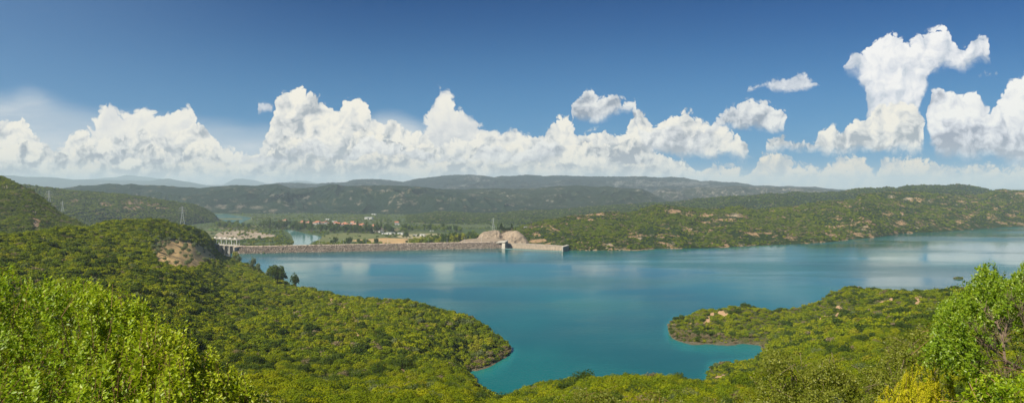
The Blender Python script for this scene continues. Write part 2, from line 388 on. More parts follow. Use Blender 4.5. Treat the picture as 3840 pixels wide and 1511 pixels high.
# ================================================================== materials of the land
def land_mat(name, green, green2, soil, rock, sscale=0.02, rockcut=0.62, soilcut=0.6, tree=0.5, detail_scale=0.25, streak=0.0, rough=0.95):
    """scrub-covered hillside: two greens, bare soil patches, pale rock, fine bush speckle"""
    dk = .78 if detail_scale < .115 else .9
    green, green2, soil, rock = [tuple(v * dk for v in c) for c in (green, green2, soil, rock)]
    m, nt, b, _ = new_mat(name)
    p = geopos(nt)
    n1 = noise(nt, p, sscale, 5, 0.6); n2 = noise(nt, p, sscale * 3.1, 5, 0.65); n3 = noise(nt, p, detail_scale, 3, 0.7)
    sp = voro(nt, p, detail_scale * 1.3, 1.0, .6, '3D')
    g = mixc(nt, n1.step(.35, .65), green, green2)
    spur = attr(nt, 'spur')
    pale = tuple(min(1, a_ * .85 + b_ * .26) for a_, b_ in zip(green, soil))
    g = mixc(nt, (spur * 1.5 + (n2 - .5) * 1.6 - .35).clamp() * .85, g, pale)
    g = mixc(nt, ((1.0 - spur) * 1.6 + (n2 - .5) * 1.2 - .55).clamp() * .8, g, tuple(c * .50 for c in green2))  # gullies darkened, spurs paled: vegetation tone that also puts ridge shading into colour
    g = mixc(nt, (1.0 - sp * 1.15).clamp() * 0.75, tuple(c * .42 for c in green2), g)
    sm = (n2 * .62 + n1 * .22 + n3 * .16)
    g = mixc(nt, sm.step(soilcut - .02, soilcut + .05) * n3.step(.38, .52), g, soil)
    rk = noise(nt, p, sscale * 2.2, 6, 0.72)
    g = mixc(nt, (rk * .8 + n3 * .2 + (spur - .5) * .10).step(rockcut, rockcut + .07) * n3.step(.40, .56), g, rock)
    g = mixc(nt, ((attr(nt, 'soilA') * 1.05 + (n3 - .5) * 1.6 + (n2 - .5) * 1.6 - sp * .25).step(.28, .62)) * .9, g, soil)
    g = mixc(nt, ((attr(nt, 'rockA') * .72 + (n3 - .5) * 2.0 + (n2 - .5) * 2.2 - sp * .25).step(.30, .75)) * .8, g, rock)
    setc(nt, b, g)
    b.inputs['Roughness'].default_value = rough; b.inputs['Specular IOR Level'].default_value = 0.05
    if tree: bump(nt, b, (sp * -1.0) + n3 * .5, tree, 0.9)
    return m

# ================================================================== ridges
def survey(x, y, z):
    """survey sheet coordinates of a world point"""
    x = np.asarray(x, float); y = np.asarray(y, float); z = np.asarray(z, float)
    return (x / y * FOC + 512) / K, 468 + (H - z) / y * FOC / K
def crest_hill(name, crest, Dc, Db, zb, back=1.6, backz=-30, ncol=760, nrow=90, gully=0.2, glen=260.0, seed=1, mat=None, u0=None, u1=None, power=0.85, rough=1.0, edge=1.0, patches=None):
    """a ridge: crest = surveyed sky line, Dc/Db = distances of crest and foot, zb = foot height"""
    cx, cy = np.array(crest, float).T
    u0 = cx[0] if u0 is None else u0; u1 = cx[-1] if u1 is None else u1
    x = np.linspace(u0, u1, ncol)
    f = lambda t: np.interp(x, *np.array(t, float).T) if hasattr(t, '__len__') else np.full(ncol, float(t))
    yc = np.interp(x, cx, cy); dc = f(Dc); db = f(Db); zbv = f(zb)
    zc = H - (yc - 468) * K / FOC * dc
    t = np.linspace(0, 1, nrow)[:, None]
    tb = np.linspace(0, 1, nrow // 4)[1:, None]
    D = db + (dc - db) * t
    Xw = sx(x) * D
    rel = np.maximum(zc - zbv, 5)
    prof = t ** power
    Z = zbv + (zc - zbv) * prof
    wob = fbm(Xw / glen * .5, D / glen * .5, 3, seed + 40) * 1.2
    g = ridged(Xw / glen + wob, D / (glen * 2.6) + wob * .6, 5, seed) - 0.62
    Z = Z + g * rel * gully * np.sin(np.pi * np.clip(t, 0, 1) ** 0.8) * 1.6
    Z = Z + fbm(Xw / 26, D / 26, 4, seed + 9) * 2.6 * rough * np.minimum(1, t * 6)
    # back slope
    Db2 = dc + (dc * back - dc) * tb
    Zb2 = zc + (backz - zc) * sstep(0, 1, tb) + fbm(sx(x) * Db2 / 60, Db2 / 60, 3, seed) * 3 * tb
    D = np.vstack([D, Db2]); Z = np.vstack([Z, Zb2])
    V = np.stack([sx(x) * D, D, Z], -1).reshape(-1, 3)
    o = mesh_np(name, V, grid_quads(D.shape[0], ncol), mat=mat, smooth=True)
    tag(o, kind='structure')
    sp_ = np.zeros_like(Z); sp_[:nrow] = np.clip((g - g.mean()) / (g.std() + 1e-6) * .26 + .5, 0, 1); sp_[nrow:] = .6
    add_attr(o, 'spur', sp_)
    if patches:
        PX, PY = survey(sx(x) * D, D, Z)
        PX = PX + fbm(sx(x) * D / 25, D / 25, 3, 3) * 9; PY = PY + fbm(sx(x) * D / 25, D / 25, 3, 4) * 4
        for nm in ('rockA', 'soilA'):
            A = np.zeros_like(Z)
            for k_, cx_, cy_, rx_, ry_ in patches:
                if k_ == nm: A = np.maximum(A, sstep(1.25, .6, np.hypot((PX - cx_) / rx_, (PY - cy_) / ry_)))
            A[nrow:] = 0
            add_attr(o, nm, A)
    HILLS.append((x, D, Z, nrow)); PATCHES.append(patches or [])
    return o
HILLS = []; PATCHES = []
def hill_point(h, x, t):
    """point on hill h at column x and slope fraction t (0 foot .. 1 crest)"""
    xs, D, Z, nrow = HILLS[h][:4]
    j = np.clip(np.interp(x, xs, np.arange(len(xs))), 0, len(xs) - 1.001); i = np.clip(np.asarray(t) * (nrow - 1), 0, nrow - 1.001)
    i0 = np.floor(i).astype(int); j0 = np.floor(j).astype(int); fi = i - i0; fj = j - j0
    def bl(A): return (A[i0, j0] * (1 - fi) + A[i0 + 1, j0] * fi) * (1 - fj) + (A[i0, j0 + 1] * (1 - fi) + A[i0 + 1, j0 + 1] * fi) * fj
    d = bl(D); z = bl(Z)
    return sx(x) * d, d, z

# --- far blue ranges
m_far = land_mat('far_mountain_scrub', (.07, .085, .07), (.05, .07, .06), (.16, .13, .10), (.25, .23, .21), .002, .60, .6, 0, .01)
crest_hill('mountain', [(-500, 440), (-150, 443), (10, 440), (32, 440), (63, 444), (111, 444), (143, 446), (185, 451), (225, 450), (291, 452), (344, 453), (376, 454), (400, 450), (423, 448), (450, 453), (490, 459), (519, 465), (560, 467), (700, 470)],
           11000, 9500, -25, back=1.15, ncol=300, nrow=40, gully=.1, glen=900, seed=3, mat=m_far)
crest_hill('mountain', [(200, 456), (230, 450), (265, 446), (291, 445), (317, 439), (357, 443), (410, 449), (440, 455), (520, 464), (560, 464), (575, 456), (590, 449), (610, 448), (644, 453), (670, 460), (700, 462), (720, 457), (745, 453), (770, 454), (795, 459), (900, 470)],
           15500, 14000, -25, back=1.1, ncol=300, nrow=30, gully=.1, glen=1200, seed=5, mat=m_far)
# --- dark rocky distant range
m_range = land_mat('rocky_range', (.034, .048, .042), (.027, .042, .038), (.11, .09, .075), (.155, .155, .15), .0040, .56, .60, 2.5, .05)
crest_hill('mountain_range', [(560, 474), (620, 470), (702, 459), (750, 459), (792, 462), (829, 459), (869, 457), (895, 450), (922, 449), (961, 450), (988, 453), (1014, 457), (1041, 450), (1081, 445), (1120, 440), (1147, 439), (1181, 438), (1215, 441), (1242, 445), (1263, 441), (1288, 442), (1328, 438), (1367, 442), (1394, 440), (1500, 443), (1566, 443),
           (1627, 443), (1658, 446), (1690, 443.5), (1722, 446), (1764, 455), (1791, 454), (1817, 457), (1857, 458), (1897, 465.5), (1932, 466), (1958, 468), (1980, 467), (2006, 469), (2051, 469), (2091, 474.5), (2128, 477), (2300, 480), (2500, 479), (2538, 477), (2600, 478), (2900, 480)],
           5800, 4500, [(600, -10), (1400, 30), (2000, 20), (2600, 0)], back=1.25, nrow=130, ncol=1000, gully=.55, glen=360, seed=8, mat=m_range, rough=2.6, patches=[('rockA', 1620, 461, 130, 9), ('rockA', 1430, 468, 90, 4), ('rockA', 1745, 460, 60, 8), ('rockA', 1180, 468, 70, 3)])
# --- tilted strata spur
m_strata = land_mat('strata_spur', (.075, .085, .045), (.055, .070, .045), (.15, .125, .095), (.21, .19, .165), .008, .52, .56, 1.5, .06)
crest_hill('strata_hill', [(1600, 505), (1637, 484.5), (1658, 474), (1672, 472), (1685, 473), (1711, 479), (1717, 472), (1738, 472), (1764, 470), (1804, 470), (1844, 466), (1883, 468.6), (1932, 469), (2020, 472), (2110, 478), (2200, 490)],
           4200, 3500, -5, back=1.15, ncol=460, nrow=90, gully=.6, glen=130, seed=12, mat=m_strata, rough=1.6)
# --- mid hills behind the valley
m_mid = land_mat('cloud_shade_scrub_hill', (.036, .066, .028), (.025, .052, .026), (.13, .11, .07), (.22, .19, .15), .007, .60, .57, 1.6, .085)  # base greens darkened to stand in for cloud shadow on this hill
m_mid2 = land_mat('mossy_hill', (.052, .075, .032), (.042, .065, .032), (.14, .12, .08), (.28, .25, .20), .006, .585, .58, 1.3, .085)
crest_hill('far_hill', [(1090, 480), (1120, 474), (1160, 475), (1200, 473), (1253, 472), (1288, 474), (1341, 473), (1399, 467), (1460, 465), (1505, 469), (1526, 466), (1547, 471), (1592, 473), (1616, 475), (1632, 482), (1658, 494), (1680, 505), (1700, 515), (1730, 522)],
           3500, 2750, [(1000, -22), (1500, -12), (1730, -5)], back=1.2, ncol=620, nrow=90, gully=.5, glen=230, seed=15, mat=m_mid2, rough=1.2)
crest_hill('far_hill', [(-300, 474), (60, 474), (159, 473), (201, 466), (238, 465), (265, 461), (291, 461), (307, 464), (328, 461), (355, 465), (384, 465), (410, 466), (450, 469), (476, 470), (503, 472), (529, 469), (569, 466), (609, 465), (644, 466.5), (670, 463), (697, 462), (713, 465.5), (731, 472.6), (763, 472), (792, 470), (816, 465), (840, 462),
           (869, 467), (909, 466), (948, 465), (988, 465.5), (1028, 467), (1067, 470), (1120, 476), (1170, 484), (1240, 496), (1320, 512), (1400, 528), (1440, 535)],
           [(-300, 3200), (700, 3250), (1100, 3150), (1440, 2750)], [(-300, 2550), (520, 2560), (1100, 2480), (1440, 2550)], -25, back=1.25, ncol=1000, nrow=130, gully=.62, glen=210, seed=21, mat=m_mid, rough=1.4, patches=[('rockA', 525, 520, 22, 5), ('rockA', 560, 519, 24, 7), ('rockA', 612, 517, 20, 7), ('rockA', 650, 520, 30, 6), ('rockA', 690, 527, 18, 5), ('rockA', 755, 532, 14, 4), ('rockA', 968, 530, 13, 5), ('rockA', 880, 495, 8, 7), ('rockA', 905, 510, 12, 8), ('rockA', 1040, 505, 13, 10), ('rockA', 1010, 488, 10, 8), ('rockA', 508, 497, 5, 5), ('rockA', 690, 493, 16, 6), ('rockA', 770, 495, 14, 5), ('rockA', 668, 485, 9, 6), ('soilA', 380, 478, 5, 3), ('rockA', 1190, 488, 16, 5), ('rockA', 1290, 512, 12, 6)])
# --- right second ridge
m_r2 = land_mat('green_ridge', (.055, .085, .022), (.038, .066, .022), (.17, .13, .075), (.34, .28, .21), .008, .66, .62, 1.3, .11)
crest_hill('right_ridge', [(1020, 541), (1054, 537), (1094, 532), (1147, 532), (1200, 536), (1253, 536), (1300, 530), (1400, 527), (1460, 521), (1518, 517), (1553, 514), (1632, 510), (1685, 507), (1725, 504), (1751, 498), (1778, 498), (1817, 494), (1883, 492), (1932, 486), (1972, 486), (1998, 482), (2051, 484.5), (2091, 483), (2109, 482),
           (2133, 477), (2157, 473), (2183, 472), (2210, 472), (2231, 469), (2255, 472), (2276, 467), (2302, 465), (2355, 464), (2382, 466), (2398, 463), (2416, 462), (2435, 465), (2461, 469), (2496, 478), (2560, 490), (2800, 500)],
           [(1020, 2350), (1500, 2350), (2100, 2300), (2800, 2500)], [(1020, 1900), (1500, 1650), (2100, 1500), (2800, 1700)], -25, back=1.25, ncol=900, nrow=90, gully=.42, glen=190, seed=27, mat=m_r2, rough=1.2)
RIDGE2 = len(HILLS) - 1
# --- left hill across the valley, with terraced olive groves
m_l2 = land_mat('left_mid_hill', (.055, .080, .024), (.038, .064, .022), (.20, .14, .085), (.32, .26, .19), .010, .68, .585, 1.2, .12)
crest_hill('left_far_hill', [(-250, 455), (0, 460), (53, 462), (93, 466), (132, 472), (185, 478), (238, 482), (291, 486), (344, 492.5), (397, 499), (450, 507), (489.5, 513.6), (516, 525.5), (537, 537), (545, 547), (550, 552)],
           [(-250, 1900), (400, 1900), (550, 2000)], [(-250, 1450), (200, 1480), (450, 1750), (550, 1960)], [(-250, -20), (550, -25)], back=1.2, ncol=460, nrow=80, gully=.16, glen=170, seed=33, mat=m_l2, patches=[('soilA', 335, 507, 34, 8), ('soilA', 385, 514, 22, 5), ('soilA', 330, 522, 30, 5), ('soilA', 410, 522, 26, 3), ('soilA', 270, 513, 22, 5), ('soilA', 190, 504, 14, 5)])
LEFT2 = len(HILLS) - 1
# --- near right range along the lake
shoreR = [(1262, 616), (1290, 617), (1400, 622), (1426, 627.5), (1440, 628.5), (1473, 629), (1605, 629), (1658, 624.5), (1693, 624.5), (1738, 624), (1817, 622.6), (1883, 618), (1932, 616), (2011, 613), (2091, 608), (2157, 600), (2197, 597), (2236, 592), (2276, 586), (2329, 584), (2382, 581), (2435, 577), (2488, 573), (2541, 570), (2576, 569), (2900, 556)]
def lakeD(y): return H * FOC / ((np.asarray(y, float) - 468) * K)
shoreRD = [(x, float(lakeD(y))) for x, y in shoreR]
m_r1 = land_mat('lakeside_range', (.065, .095, .016), (.045, .078, .016), (.32, .21, .12), (.36, .29, .21), .012, .60, .53, .9, .30)
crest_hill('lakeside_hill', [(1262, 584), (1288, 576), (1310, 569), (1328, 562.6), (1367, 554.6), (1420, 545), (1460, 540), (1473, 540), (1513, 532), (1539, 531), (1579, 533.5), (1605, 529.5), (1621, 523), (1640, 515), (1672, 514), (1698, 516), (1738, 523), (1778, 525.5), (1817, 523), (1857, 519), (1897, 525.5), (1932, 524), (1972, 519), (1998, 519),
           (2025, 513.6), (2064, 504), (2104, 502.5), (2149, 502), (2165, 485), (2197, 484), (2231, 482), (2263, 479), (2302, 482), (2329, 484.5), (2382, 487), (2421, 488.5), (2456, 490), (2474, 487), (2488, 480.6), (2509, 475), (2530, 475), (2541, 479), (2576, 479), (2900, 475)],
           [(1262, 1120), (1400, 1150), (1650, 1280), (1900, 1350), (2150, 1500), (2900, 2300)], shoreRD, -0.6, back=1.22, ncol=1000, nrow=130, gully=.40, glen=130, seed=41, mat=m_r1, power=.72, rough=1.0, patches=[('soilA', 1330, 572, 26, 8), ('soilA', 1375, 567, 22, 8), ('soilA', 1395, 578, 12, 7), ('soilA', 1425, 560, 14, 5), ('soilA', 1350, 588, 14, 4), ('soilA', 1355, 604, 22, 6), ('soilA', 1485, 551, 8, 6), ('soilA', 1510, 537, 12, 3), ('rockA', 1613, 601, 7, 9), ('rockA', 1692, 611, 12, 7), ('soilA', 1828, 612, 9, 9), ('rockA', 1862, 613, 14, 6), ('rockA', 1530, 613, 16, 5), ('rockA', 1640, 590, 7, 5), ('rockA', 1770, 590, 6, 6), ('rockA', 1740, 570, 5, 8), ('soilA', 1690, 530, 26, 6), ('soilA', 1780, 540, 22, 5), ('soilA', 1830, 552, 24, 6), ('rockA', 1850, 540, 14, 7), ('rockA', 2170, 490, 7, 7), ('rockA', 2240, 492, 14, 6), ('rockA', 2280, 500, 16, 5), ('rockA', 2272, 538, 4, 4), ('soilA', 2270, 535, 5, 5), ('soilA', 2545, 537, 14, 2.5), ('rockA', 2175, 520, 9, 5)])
RANGE1 = len(HILLS) - 1
# --- steep left hill
m_l1 = land_mat('steep_left_hill', (.060, .088, .016), (.045, .072, .016), (.26, .17, .10), (.42, .33, .25), .014, .64, .60, .8, .35)
crest_hill('steep_hill', [(-260, 418), (-120, 430), (-40, 437), (0, 443), (16, 448), (40, 459), (63.5, 469), (79, 476.6), (100.5, 494), (127, 513.6), (148, 532), (169, 545), (196, 556), (217, 566), (250, 580)],
           [(-260, 860), (0, 860), (250, 780)], [(-260, 600), (250, 620)], [(-260, 8), (250, 2)], back=1.5, ncol=420, nrow=100, gully=.14, glen=110, seed=47, mat=m_l1, power=.9, patches=[('rockA', 20, 470, 18, 5), ('rockA', 55, 475, 12, 6), ('rockA', 90, 482, 4, 10), ('rockA', 85, 540, 7, 14), ('rockA', 92, 565, 8, 14), ('rockA', 88, 580, 7, 8), ('rockA', 112, 540, 5, 5), ('soilA', 95, 555, 12, 18)])
LEFT1 = len(HILLS) - 1

# ================================================================== valley floor (one sheet to the horizon)
m_val, nt_, b_, _ = new_mat('valley_floor')
p = geopos(nt_)
px_, py_, pz_ = sep(nt_, p)
pf = combine(nt_, px_, py_ * .8)
cells = voro(nt_, pf, 1 / 110.0, 0, .5, '2D', 1)
cr_, cg_, cb_ = sep(nt_, cells)
base = ramp(nt_, cr_, [(0.0, (.050, .075, .024)), (.35, (.085, .105, .045)), (.6, (.075, .10, .04)), (.8, (.13, .13, .055)), (.93, (.19, .15, .085)), (1.0, (.10, .16, .035))], 'CONSTANT')
n_ = noise(nt_, p, .02, 5, .6); n2_ = noise(nt_, p, .12, 3, .7)
base = mixc(nt_, n_.step(.45, .6) * .8, base, (.065, .085, .032))
base = mixc(nt_, n2_.step(.52, .60) * .8, base, (.032, .050, .020))
setc(nt_, b_, base); b_.inputs['Specular IOR Level'].default_value = .05
xs = np.concatenate([np.linspace(-30000, -2600, 12), np.linspace(-2400, 3400, 200), np.linspace(3800, 30000, 12)])
ys = np.concatenate([np.linspace(-4000, 500, 8), np.linspace(560, 3000, 200), np.geomspace(3100, 30000, 14)])
gx, gy = np.meshgrid(xs, ys)
def ground_za(X_, D):
    z = VALLEY_Z + fbm(X_ / 300, D / 300, 3, 77) * 2.0 * sstep(1900, 2300, D) + 10 * np.exp(-((X_ - 560) / 420) ** 2 - ((D - 2000) / 260) ** 2)
    z = z + 18 * np.exp(-((X_ + 95) / 85) ** 2 - ((D - 985) / 42) ** 2) + 13 * np.exp(-((X_ + 330) / 50) ** 2 - ((D - 935) / 40) ** 2) + 13 * np.exp(-((X_ + 215) / 62) ** 2 - ((D - 960) / 40) ** 2)
    return z
gz = ground_za(gx, gy)
ground = mesh_np('ground', np.stack([gx, gy, gz], -1).reshape(-1, 3), grid_quads(len(ys), len(xs)), mat=m_val, smooth=True)
tag(ground, kind='structure')

# ================================================================== near hillsides around the camera
def Yc(D, y): return (D, float(zy(D, y)))
cols = {}
def colm(x, near, mid, foot, crest, back):
    """near: k1..k3 (3 pts), mid: trough chain k4..k6 (3 pts), foot k7, crest k8, back k9,k10"""
    cols[x] = [(3.0, 87.6), (12.0, 84.0)] + near + mid + [foot, crest] + back
def lerp2(a, b, n):
    return [(a[0] + (b[0] - a[0]) * i / (n + 1), a[1] + (b[1] - a[1]) * i / (n + 1)) for i in range(1, n + 1)]
def left(x, k2, k3, k4, k5, k6, land_back=True):
    n = [(30, 76.0), k2, k3]
    m = lerp2(k3, k4, 2) + [k4]
    bk = [(k6[0] * 1.35, k6[1] * .55), (k6[0] * 2.2, -32)] if land_back else [(k6[0] + 14, -1.5), (k6[0] + 60, -6)]
    colm(x, n, m, k5, k6, bk)
left(-300, Yc(90, 1000), Yc(150, 880), Yc(220, 760), Yc(290, 665), Yc(350, 595))
left(0, Yc(90, 1000), Yc(150, 870), Yc(220, 756), Yc(290, 660), Yc(350, 587))
left(90, Yc(95, 990), Yc(160, 850), Yc(235, 742), Yc(310, 655), Yc(375, 586))
left(180, Yc(100, 980), Yc(175, 825), Yc(255, 720), Yc(345, 640), Yc(430, 578))
left(265, Yc(110, 965), Yc(190, 800), Yc(280, 700), Yc(380, 625), Yc(480, 563))
left(320, Yc(115, 960), Yc(200, 800), Yc(310, 690), Yc(430, 610), Yc(520, 557))
left(370, Yc(120, 950), Yc(210, 800), Yc(340, 680), Yc(470, 600), Yc(560, 549.5))
left(410, Yc(125, 955), Yc(225, 800), Yc(370, 675), Yc(500, 600), Yc(600, 557))
left(450, Yc(130, 960), Yc(240, 800), Yc(400, 670), Yc(540, 603), Yc(640, 565))
left(485, Yc(135, 960), Yc(245, 815), Yc(415, 685), Yc(570, 612), Yc(690, 568))
left(519, Yc(140, 960), Yc(250, 830), Yc(430, 700), Yc(600, 632), Yc(720, 588))
left(542, Yc(140, 963), Yc(255, 830), Yc(440, 712), Yc(620, 648), Yc(735, 622), False)
left(560, Yc(140, 965), Yc(260, 830), Yc(450, 718), Yc(640, 657), Yc(745, 638), False)
left(585, Yc(140, 965), Yc(260, 835), Yc(445, 724), Yc(620, 670), Yc(730, 648), False)
left(610, Yc(140, 965), Yc(260, 840), Yc(440, 730), Yc(600, 675), Yc(690, 658), False)
left(680, Yc(140, 965), Yc(250, 845), Yc(390, 755), Yc(500, 720), Yc(580, 697), False)
left(764, Yc(140, 970), Yc(240, 860), Yc(360, 785), Yc(460, 745), Yc(525, 725), False)
left(844, Yc(140, 975), Yc(230, 870), Yc(320, 805), Yc(400, 764), Yc(450, 743), False)
left(900, Yc(142, 973), Yc(225, 875), Yc(310, 815), Yc(380, 775), Yc(430, 749), False)
left(1000, Yc(145, 970), Yc(220, 882), (300, 18.2), (360, 15), Yc(410, 756), False)
left(1063, Yc(147, 974), Yc(215, 899), (295, 15), (345, 14.5), Yc(395, 771), False)
left(1118, Yc(150, 979), Yc(215, 915), (290, 8.5), (330, 11), Yc(380, 784), False)
left(1169, Yc(150, 985), Yc(222, 935), (288, .8), (305, 3.2), Yc(362, 797), False)
N3 = [(30, 76.0)]
colm(1185, N3 + [Yc(150, 992), Yc(226, 945)], [(245, 10), (262, -1.5), (282, -3)], (297, 0.5), Yc(360, 804), [(372, -1.5), (420, -6)])
colm(1201, N3 + [Yc(150, 1000), Yc(225, 956)], [(240, 9), (255, -2), (278, -4)], (294, 0.4), Yc(356, 811), [(370, -1.5), (420, -6)])
colm(1227, N3 + [Yc(150, 1005), Yc(225, 970)], [(240, 6), (252, -3), (275, -4)], (299, 0.4), Yc(348, 827), [(362, -1.5), (410, -6)])
colm(1245, N3 + [Yc(145, 1008), Yc(222, 984)], [(236, 2), (250, -3), (275, -4)], (308, 0.4), Yc(341, 843), [(355, -1.5), (400, -6)])
colm(1262, N3 + [Yc(135, 1006), Yc(205, 984)], [(228, -1), (250, -4), (280, -4)], (315, 0.2), Yc(336, 855), [(349, -1.5), (400, -6)])
colm(1278, N3 + [Yc(130, 1004), Yc(200, 977)], [(222, -2), (250, -5), (285, -4)], (321, 0.1), Yc(332, 869), [(341, -1.5), (400, -6)])
colm(1290, N3 + [Yc(128, 1003), Yc(195, 974)], [(222, -3), (250, -5), (290, -5)], (322, -1.5), (328, -1.2), [(341, -3), (400, -6)])
def openw(x, k2, k3):
    colm(x, N3 + [k2, k3], [(k3[0] * 1.18, k3[1] * .45), (k3[0] * 1.5, -3), (285, -6)], (325, -6), (345, -6), [(400, -6), (470, -7)])
openw(1343, Yc(118, 1005), Yc(178, 967)); openw(1400, Yc(108, 998), Yc(165, 952)); openw(1450, Yc(100, 990), Yc(150, 944)); openw(1503, Yc(98, 988), Yc(145, 934))
openw(1543, Yc(96, 986), Yc(142, 930)); openw(1598, Yc(95, 985), Yc(140, 926)); openw(1650, Yc(95, 985), Yc(143, 926))
colm(1674, N3 + [Yc(95, 985), Yc(145, 929)], [(172, 18), (215, -3), (320, -5)], (368, -1.2), (384, -1), [(395, -2.5), (470, -6)])
colm(1690, N3 + [Yc(95, 986), Yc(147, 931)], [(174, 18), (218, -3), (325, -4)], (357, .2), Yc(392, 806), [(406, -1.5), (470, -6)])
colm(1725, N3 + [Yc(95, 988), Yc(150, 936)], [(178, 16), (225, -3), (318, -3.5)], (344, .3), Yc(398, 793), [(412, -1.5), (470, -6)])
colm(1765, N3 + [Yc(95, 990), Yc(160, 948)], [(190, 14), (245, -1.5), (318, -3.5)], (345, .5), Yc(403, 775), [(418, -1.5), (470, -6)])
colm(1781, N3 + [Yc(95, 990), Yc(165, 953)], [(220, 12), (292, .3), (318, -3)], (346, .5), Yc(404, 774), [(418, -1.5), (470, -6)])
colm(1800, N3 + [Yc(95, 990), Yc(165, 960)], [(235, 10.5), (300, .8), (316, -3)], (346, .5), Yc(405, 773), [(420, -1.5), (470, -6)])
colm(1853, N3 + [Yc(95, 990), Yc(165, 965)], [(240, 12.5), (306, .5), (318, -2.5)], (346, .4), Yc(403, 766), [(420, -1.5), (470, -6)])
colm(1890, N3 + [Yc(95, 990), Yc(160, 965)], [(242, 14.0), (308, .6), (320, -2.2)], (345, .4), Yc(401, 771), [(420, -1.5), (470, -6)])
colm(1910, N3 + [Yc(95, 990), Yc(158, 962)], [(245, 15.5), (311, .8), (322, -1.6)], (343, .4), Yc(400, 775), [(420, -1.5), (470, -6)])
colm(1925, N3 + [Yc(95, 990), Yc(156, 961)], [(245, 17), (312, 2.0), (325, .5)], (343, 1.0), Yc(400, 778), [(420, -1.5), (470, -6)])
colm(1950, N3 + [Yc(95, 990), Yc(155, 960)], [(245, 22), (300, 10), (325, 4.2)], (345, 4), Yc(400, 779), [(420, -1.5), (470, -6)])
colm(1990, N3 + [Yc(95, 985), Yc(152, 950)], [(238, 26), (290, 15), (322, 9)], (347, 8.5), Yc(400, 774), [(420, -1.5), (470, -6)])
colm(2030, N3 + [Yc(95, 983), Yc(150, 945)], [(233, 29), (283, 19), (321, 13)], (350, 12), Yc(400, 764), [(420, -1.5), (470, -6)])
colm(2056, N3 + [Yc(95, 980), Yc(150, 940)], [(230, 31), (280, 21), (320, 16)], (350, 15), Yc(400, 755), [(420, -1.5), (470, -6)])
colm(2092, N3 + [Yc(95, 978), Yc(150, 935)], [(225, 34), (275, 25), (315, 20)], (350, 19), Yc(400, 734), [(422, -1.5), (470, -6)])
colm(2132, N3 + [Yc(95, 975), Yc(150, 930)], [(220, 37), (270, 29), (310, 24)], (350, 22.5), Yc(400, 723), [(425, -1.5), (470, -6)])
colm(2187, N3 + [Yc(95, 970), Yc(150, 920)], [(215, 40), (265, 31.5), (305, 26.5)], (345, 24.5), Yc(392, 728), [(425, -1.5), (470, -6)])
colm(2250, N3 + [Yc(95, 965), Yc(150, 910)], [(210, 43), (260, 34), (300, 29)], (340, 26.5), Yc(385, 729), [(420, -1.5), (470, -6)])
colm(2320, N3 + [Yc(95, 960), Yc(150, 900)], [(205, 46), (250, 38), (290, 33)], (330, 30), Yc(370, 732), [(420, -1.5), (470, -6)])
colm(2398, N3 + [Yc(95, 950), Yc(150, 890)], [(200, 46), (240, 40), (280, 36)], (320, 32.5), Yc(352, 732), [(410, -1.5), (470, -6)])
colm(2442, N3 + [Yc(95, 955), Yc(150, 895)], [(195, 48), (235, 42), (275, 37)], (310, 34), Yc(345, 728), [(400, -1.5), (470, -6)])
colm(2576, N3 + [Yc(95, 950), Yc(150, 890)], [(190, 51), (230, 44), (265, 40)], (300, 37.5), Yc(335, 716), [(400, -1.5), (470, -6)])
colm(2900, N3 + [Yc(95, 925), Yc(150, 840)], [(190, 55), (230, 50), (260, 48)], (290, 46), Yc(330, 690), [(400, 10), (470, -6)])
for k_ in cols:
    if 1140 < k_ < 1860:
        f_ = min(1, (k_ - 1140) / 60, (1860 - k_) / 60)
        cols[k_][3] = (cols[k_][3][0], cols[k_][3][1] - 1.6 * f_); cols[k_][4] = (cols[k_][4][0], cols[k_][4][1] - (4.2 if k_ < 1330 else 1.9) * f_)
ck = np.array(sorted(cols)); CA = np.array([cols[k] for k in ck])        # (ncols, nk, 2)
NU, NV = 900, 620
NX = np.linspace(-300, 2900, NU); ND = np.geomspace(3.0, 1500, NV)
NZ = np.zeros((NV, NU))
for j, xx in enumerate(NX):
    kd = np.array([np.interp(xx, ck, CA[:, i, 0]) for i in range(CA.shape[1])]); kz = np.array([np.interp(xx, ck, CA[:, i, 1]) for i in range(CA.shape[1])])
    NZ[:, j] = np.interp(ND, kd, kz)
for _ in range(2):
    NZ[1:-1] = (NZ[:-2] + 2 * NZ[1:-1] + NZ[2:]) / 4
    NZ[:, 1:-1] = (NZ[:, :-2] + 2 * NZ[:, 1:-1] + NZ[:, 2:]) / 4
GX = sx(NX)[None, :] * ND[:, None]; GY = np.repeat(ND[:, None], NU, 1)
amp = sstep(15, 120, GY)
damp = sstep(0.3, 7, NZ) * (1 - .75 * (sstep(1120, 1200, NX) * sstep(1880, 1800, NX))[None, :] * (GY < 260))
NZ = NZ + (fbm(GX / 46, GY / 46, 4, 91) * 3.2 + (ridged(GX / 70, GY / 70, 3, 93) - .6) * 2.6) * amp * damp
NZ = NZ + fbm(GX / 9, GY / 9, 3, 95) * .5 * amp
NZ = np.where(GY > 900, np.minimum(NZ, -32), NZ)
def near_z(x, y):
    x = np.asarray(x, float); y = np.asarray(y, float)
    u = (x / np.maximum(y, .1) * FOC + 512) / K
    j = np.clip((u + 300) / 3200 * (NU - 1), 0, NU - 1.001)
    i = np.clip(np.log(np.maximum(y, 3.0) / 3.0) / math.log(500) * (NV - 1), 0, NV - 1.001)
    i0 = np.floor(i).astype(int); j0 = np.floor(j).astype(int); fi = i - i0; fj = j - j0
    return (NZ[i0, j0] * (1 - fi) + NZ[i0 + 1, j0] * fi) * (1 - fj) + (NZ[i0, j0 + 1] * (1 - fi) + NZ[i0 + 1, j0 + 1] * fi) * fj
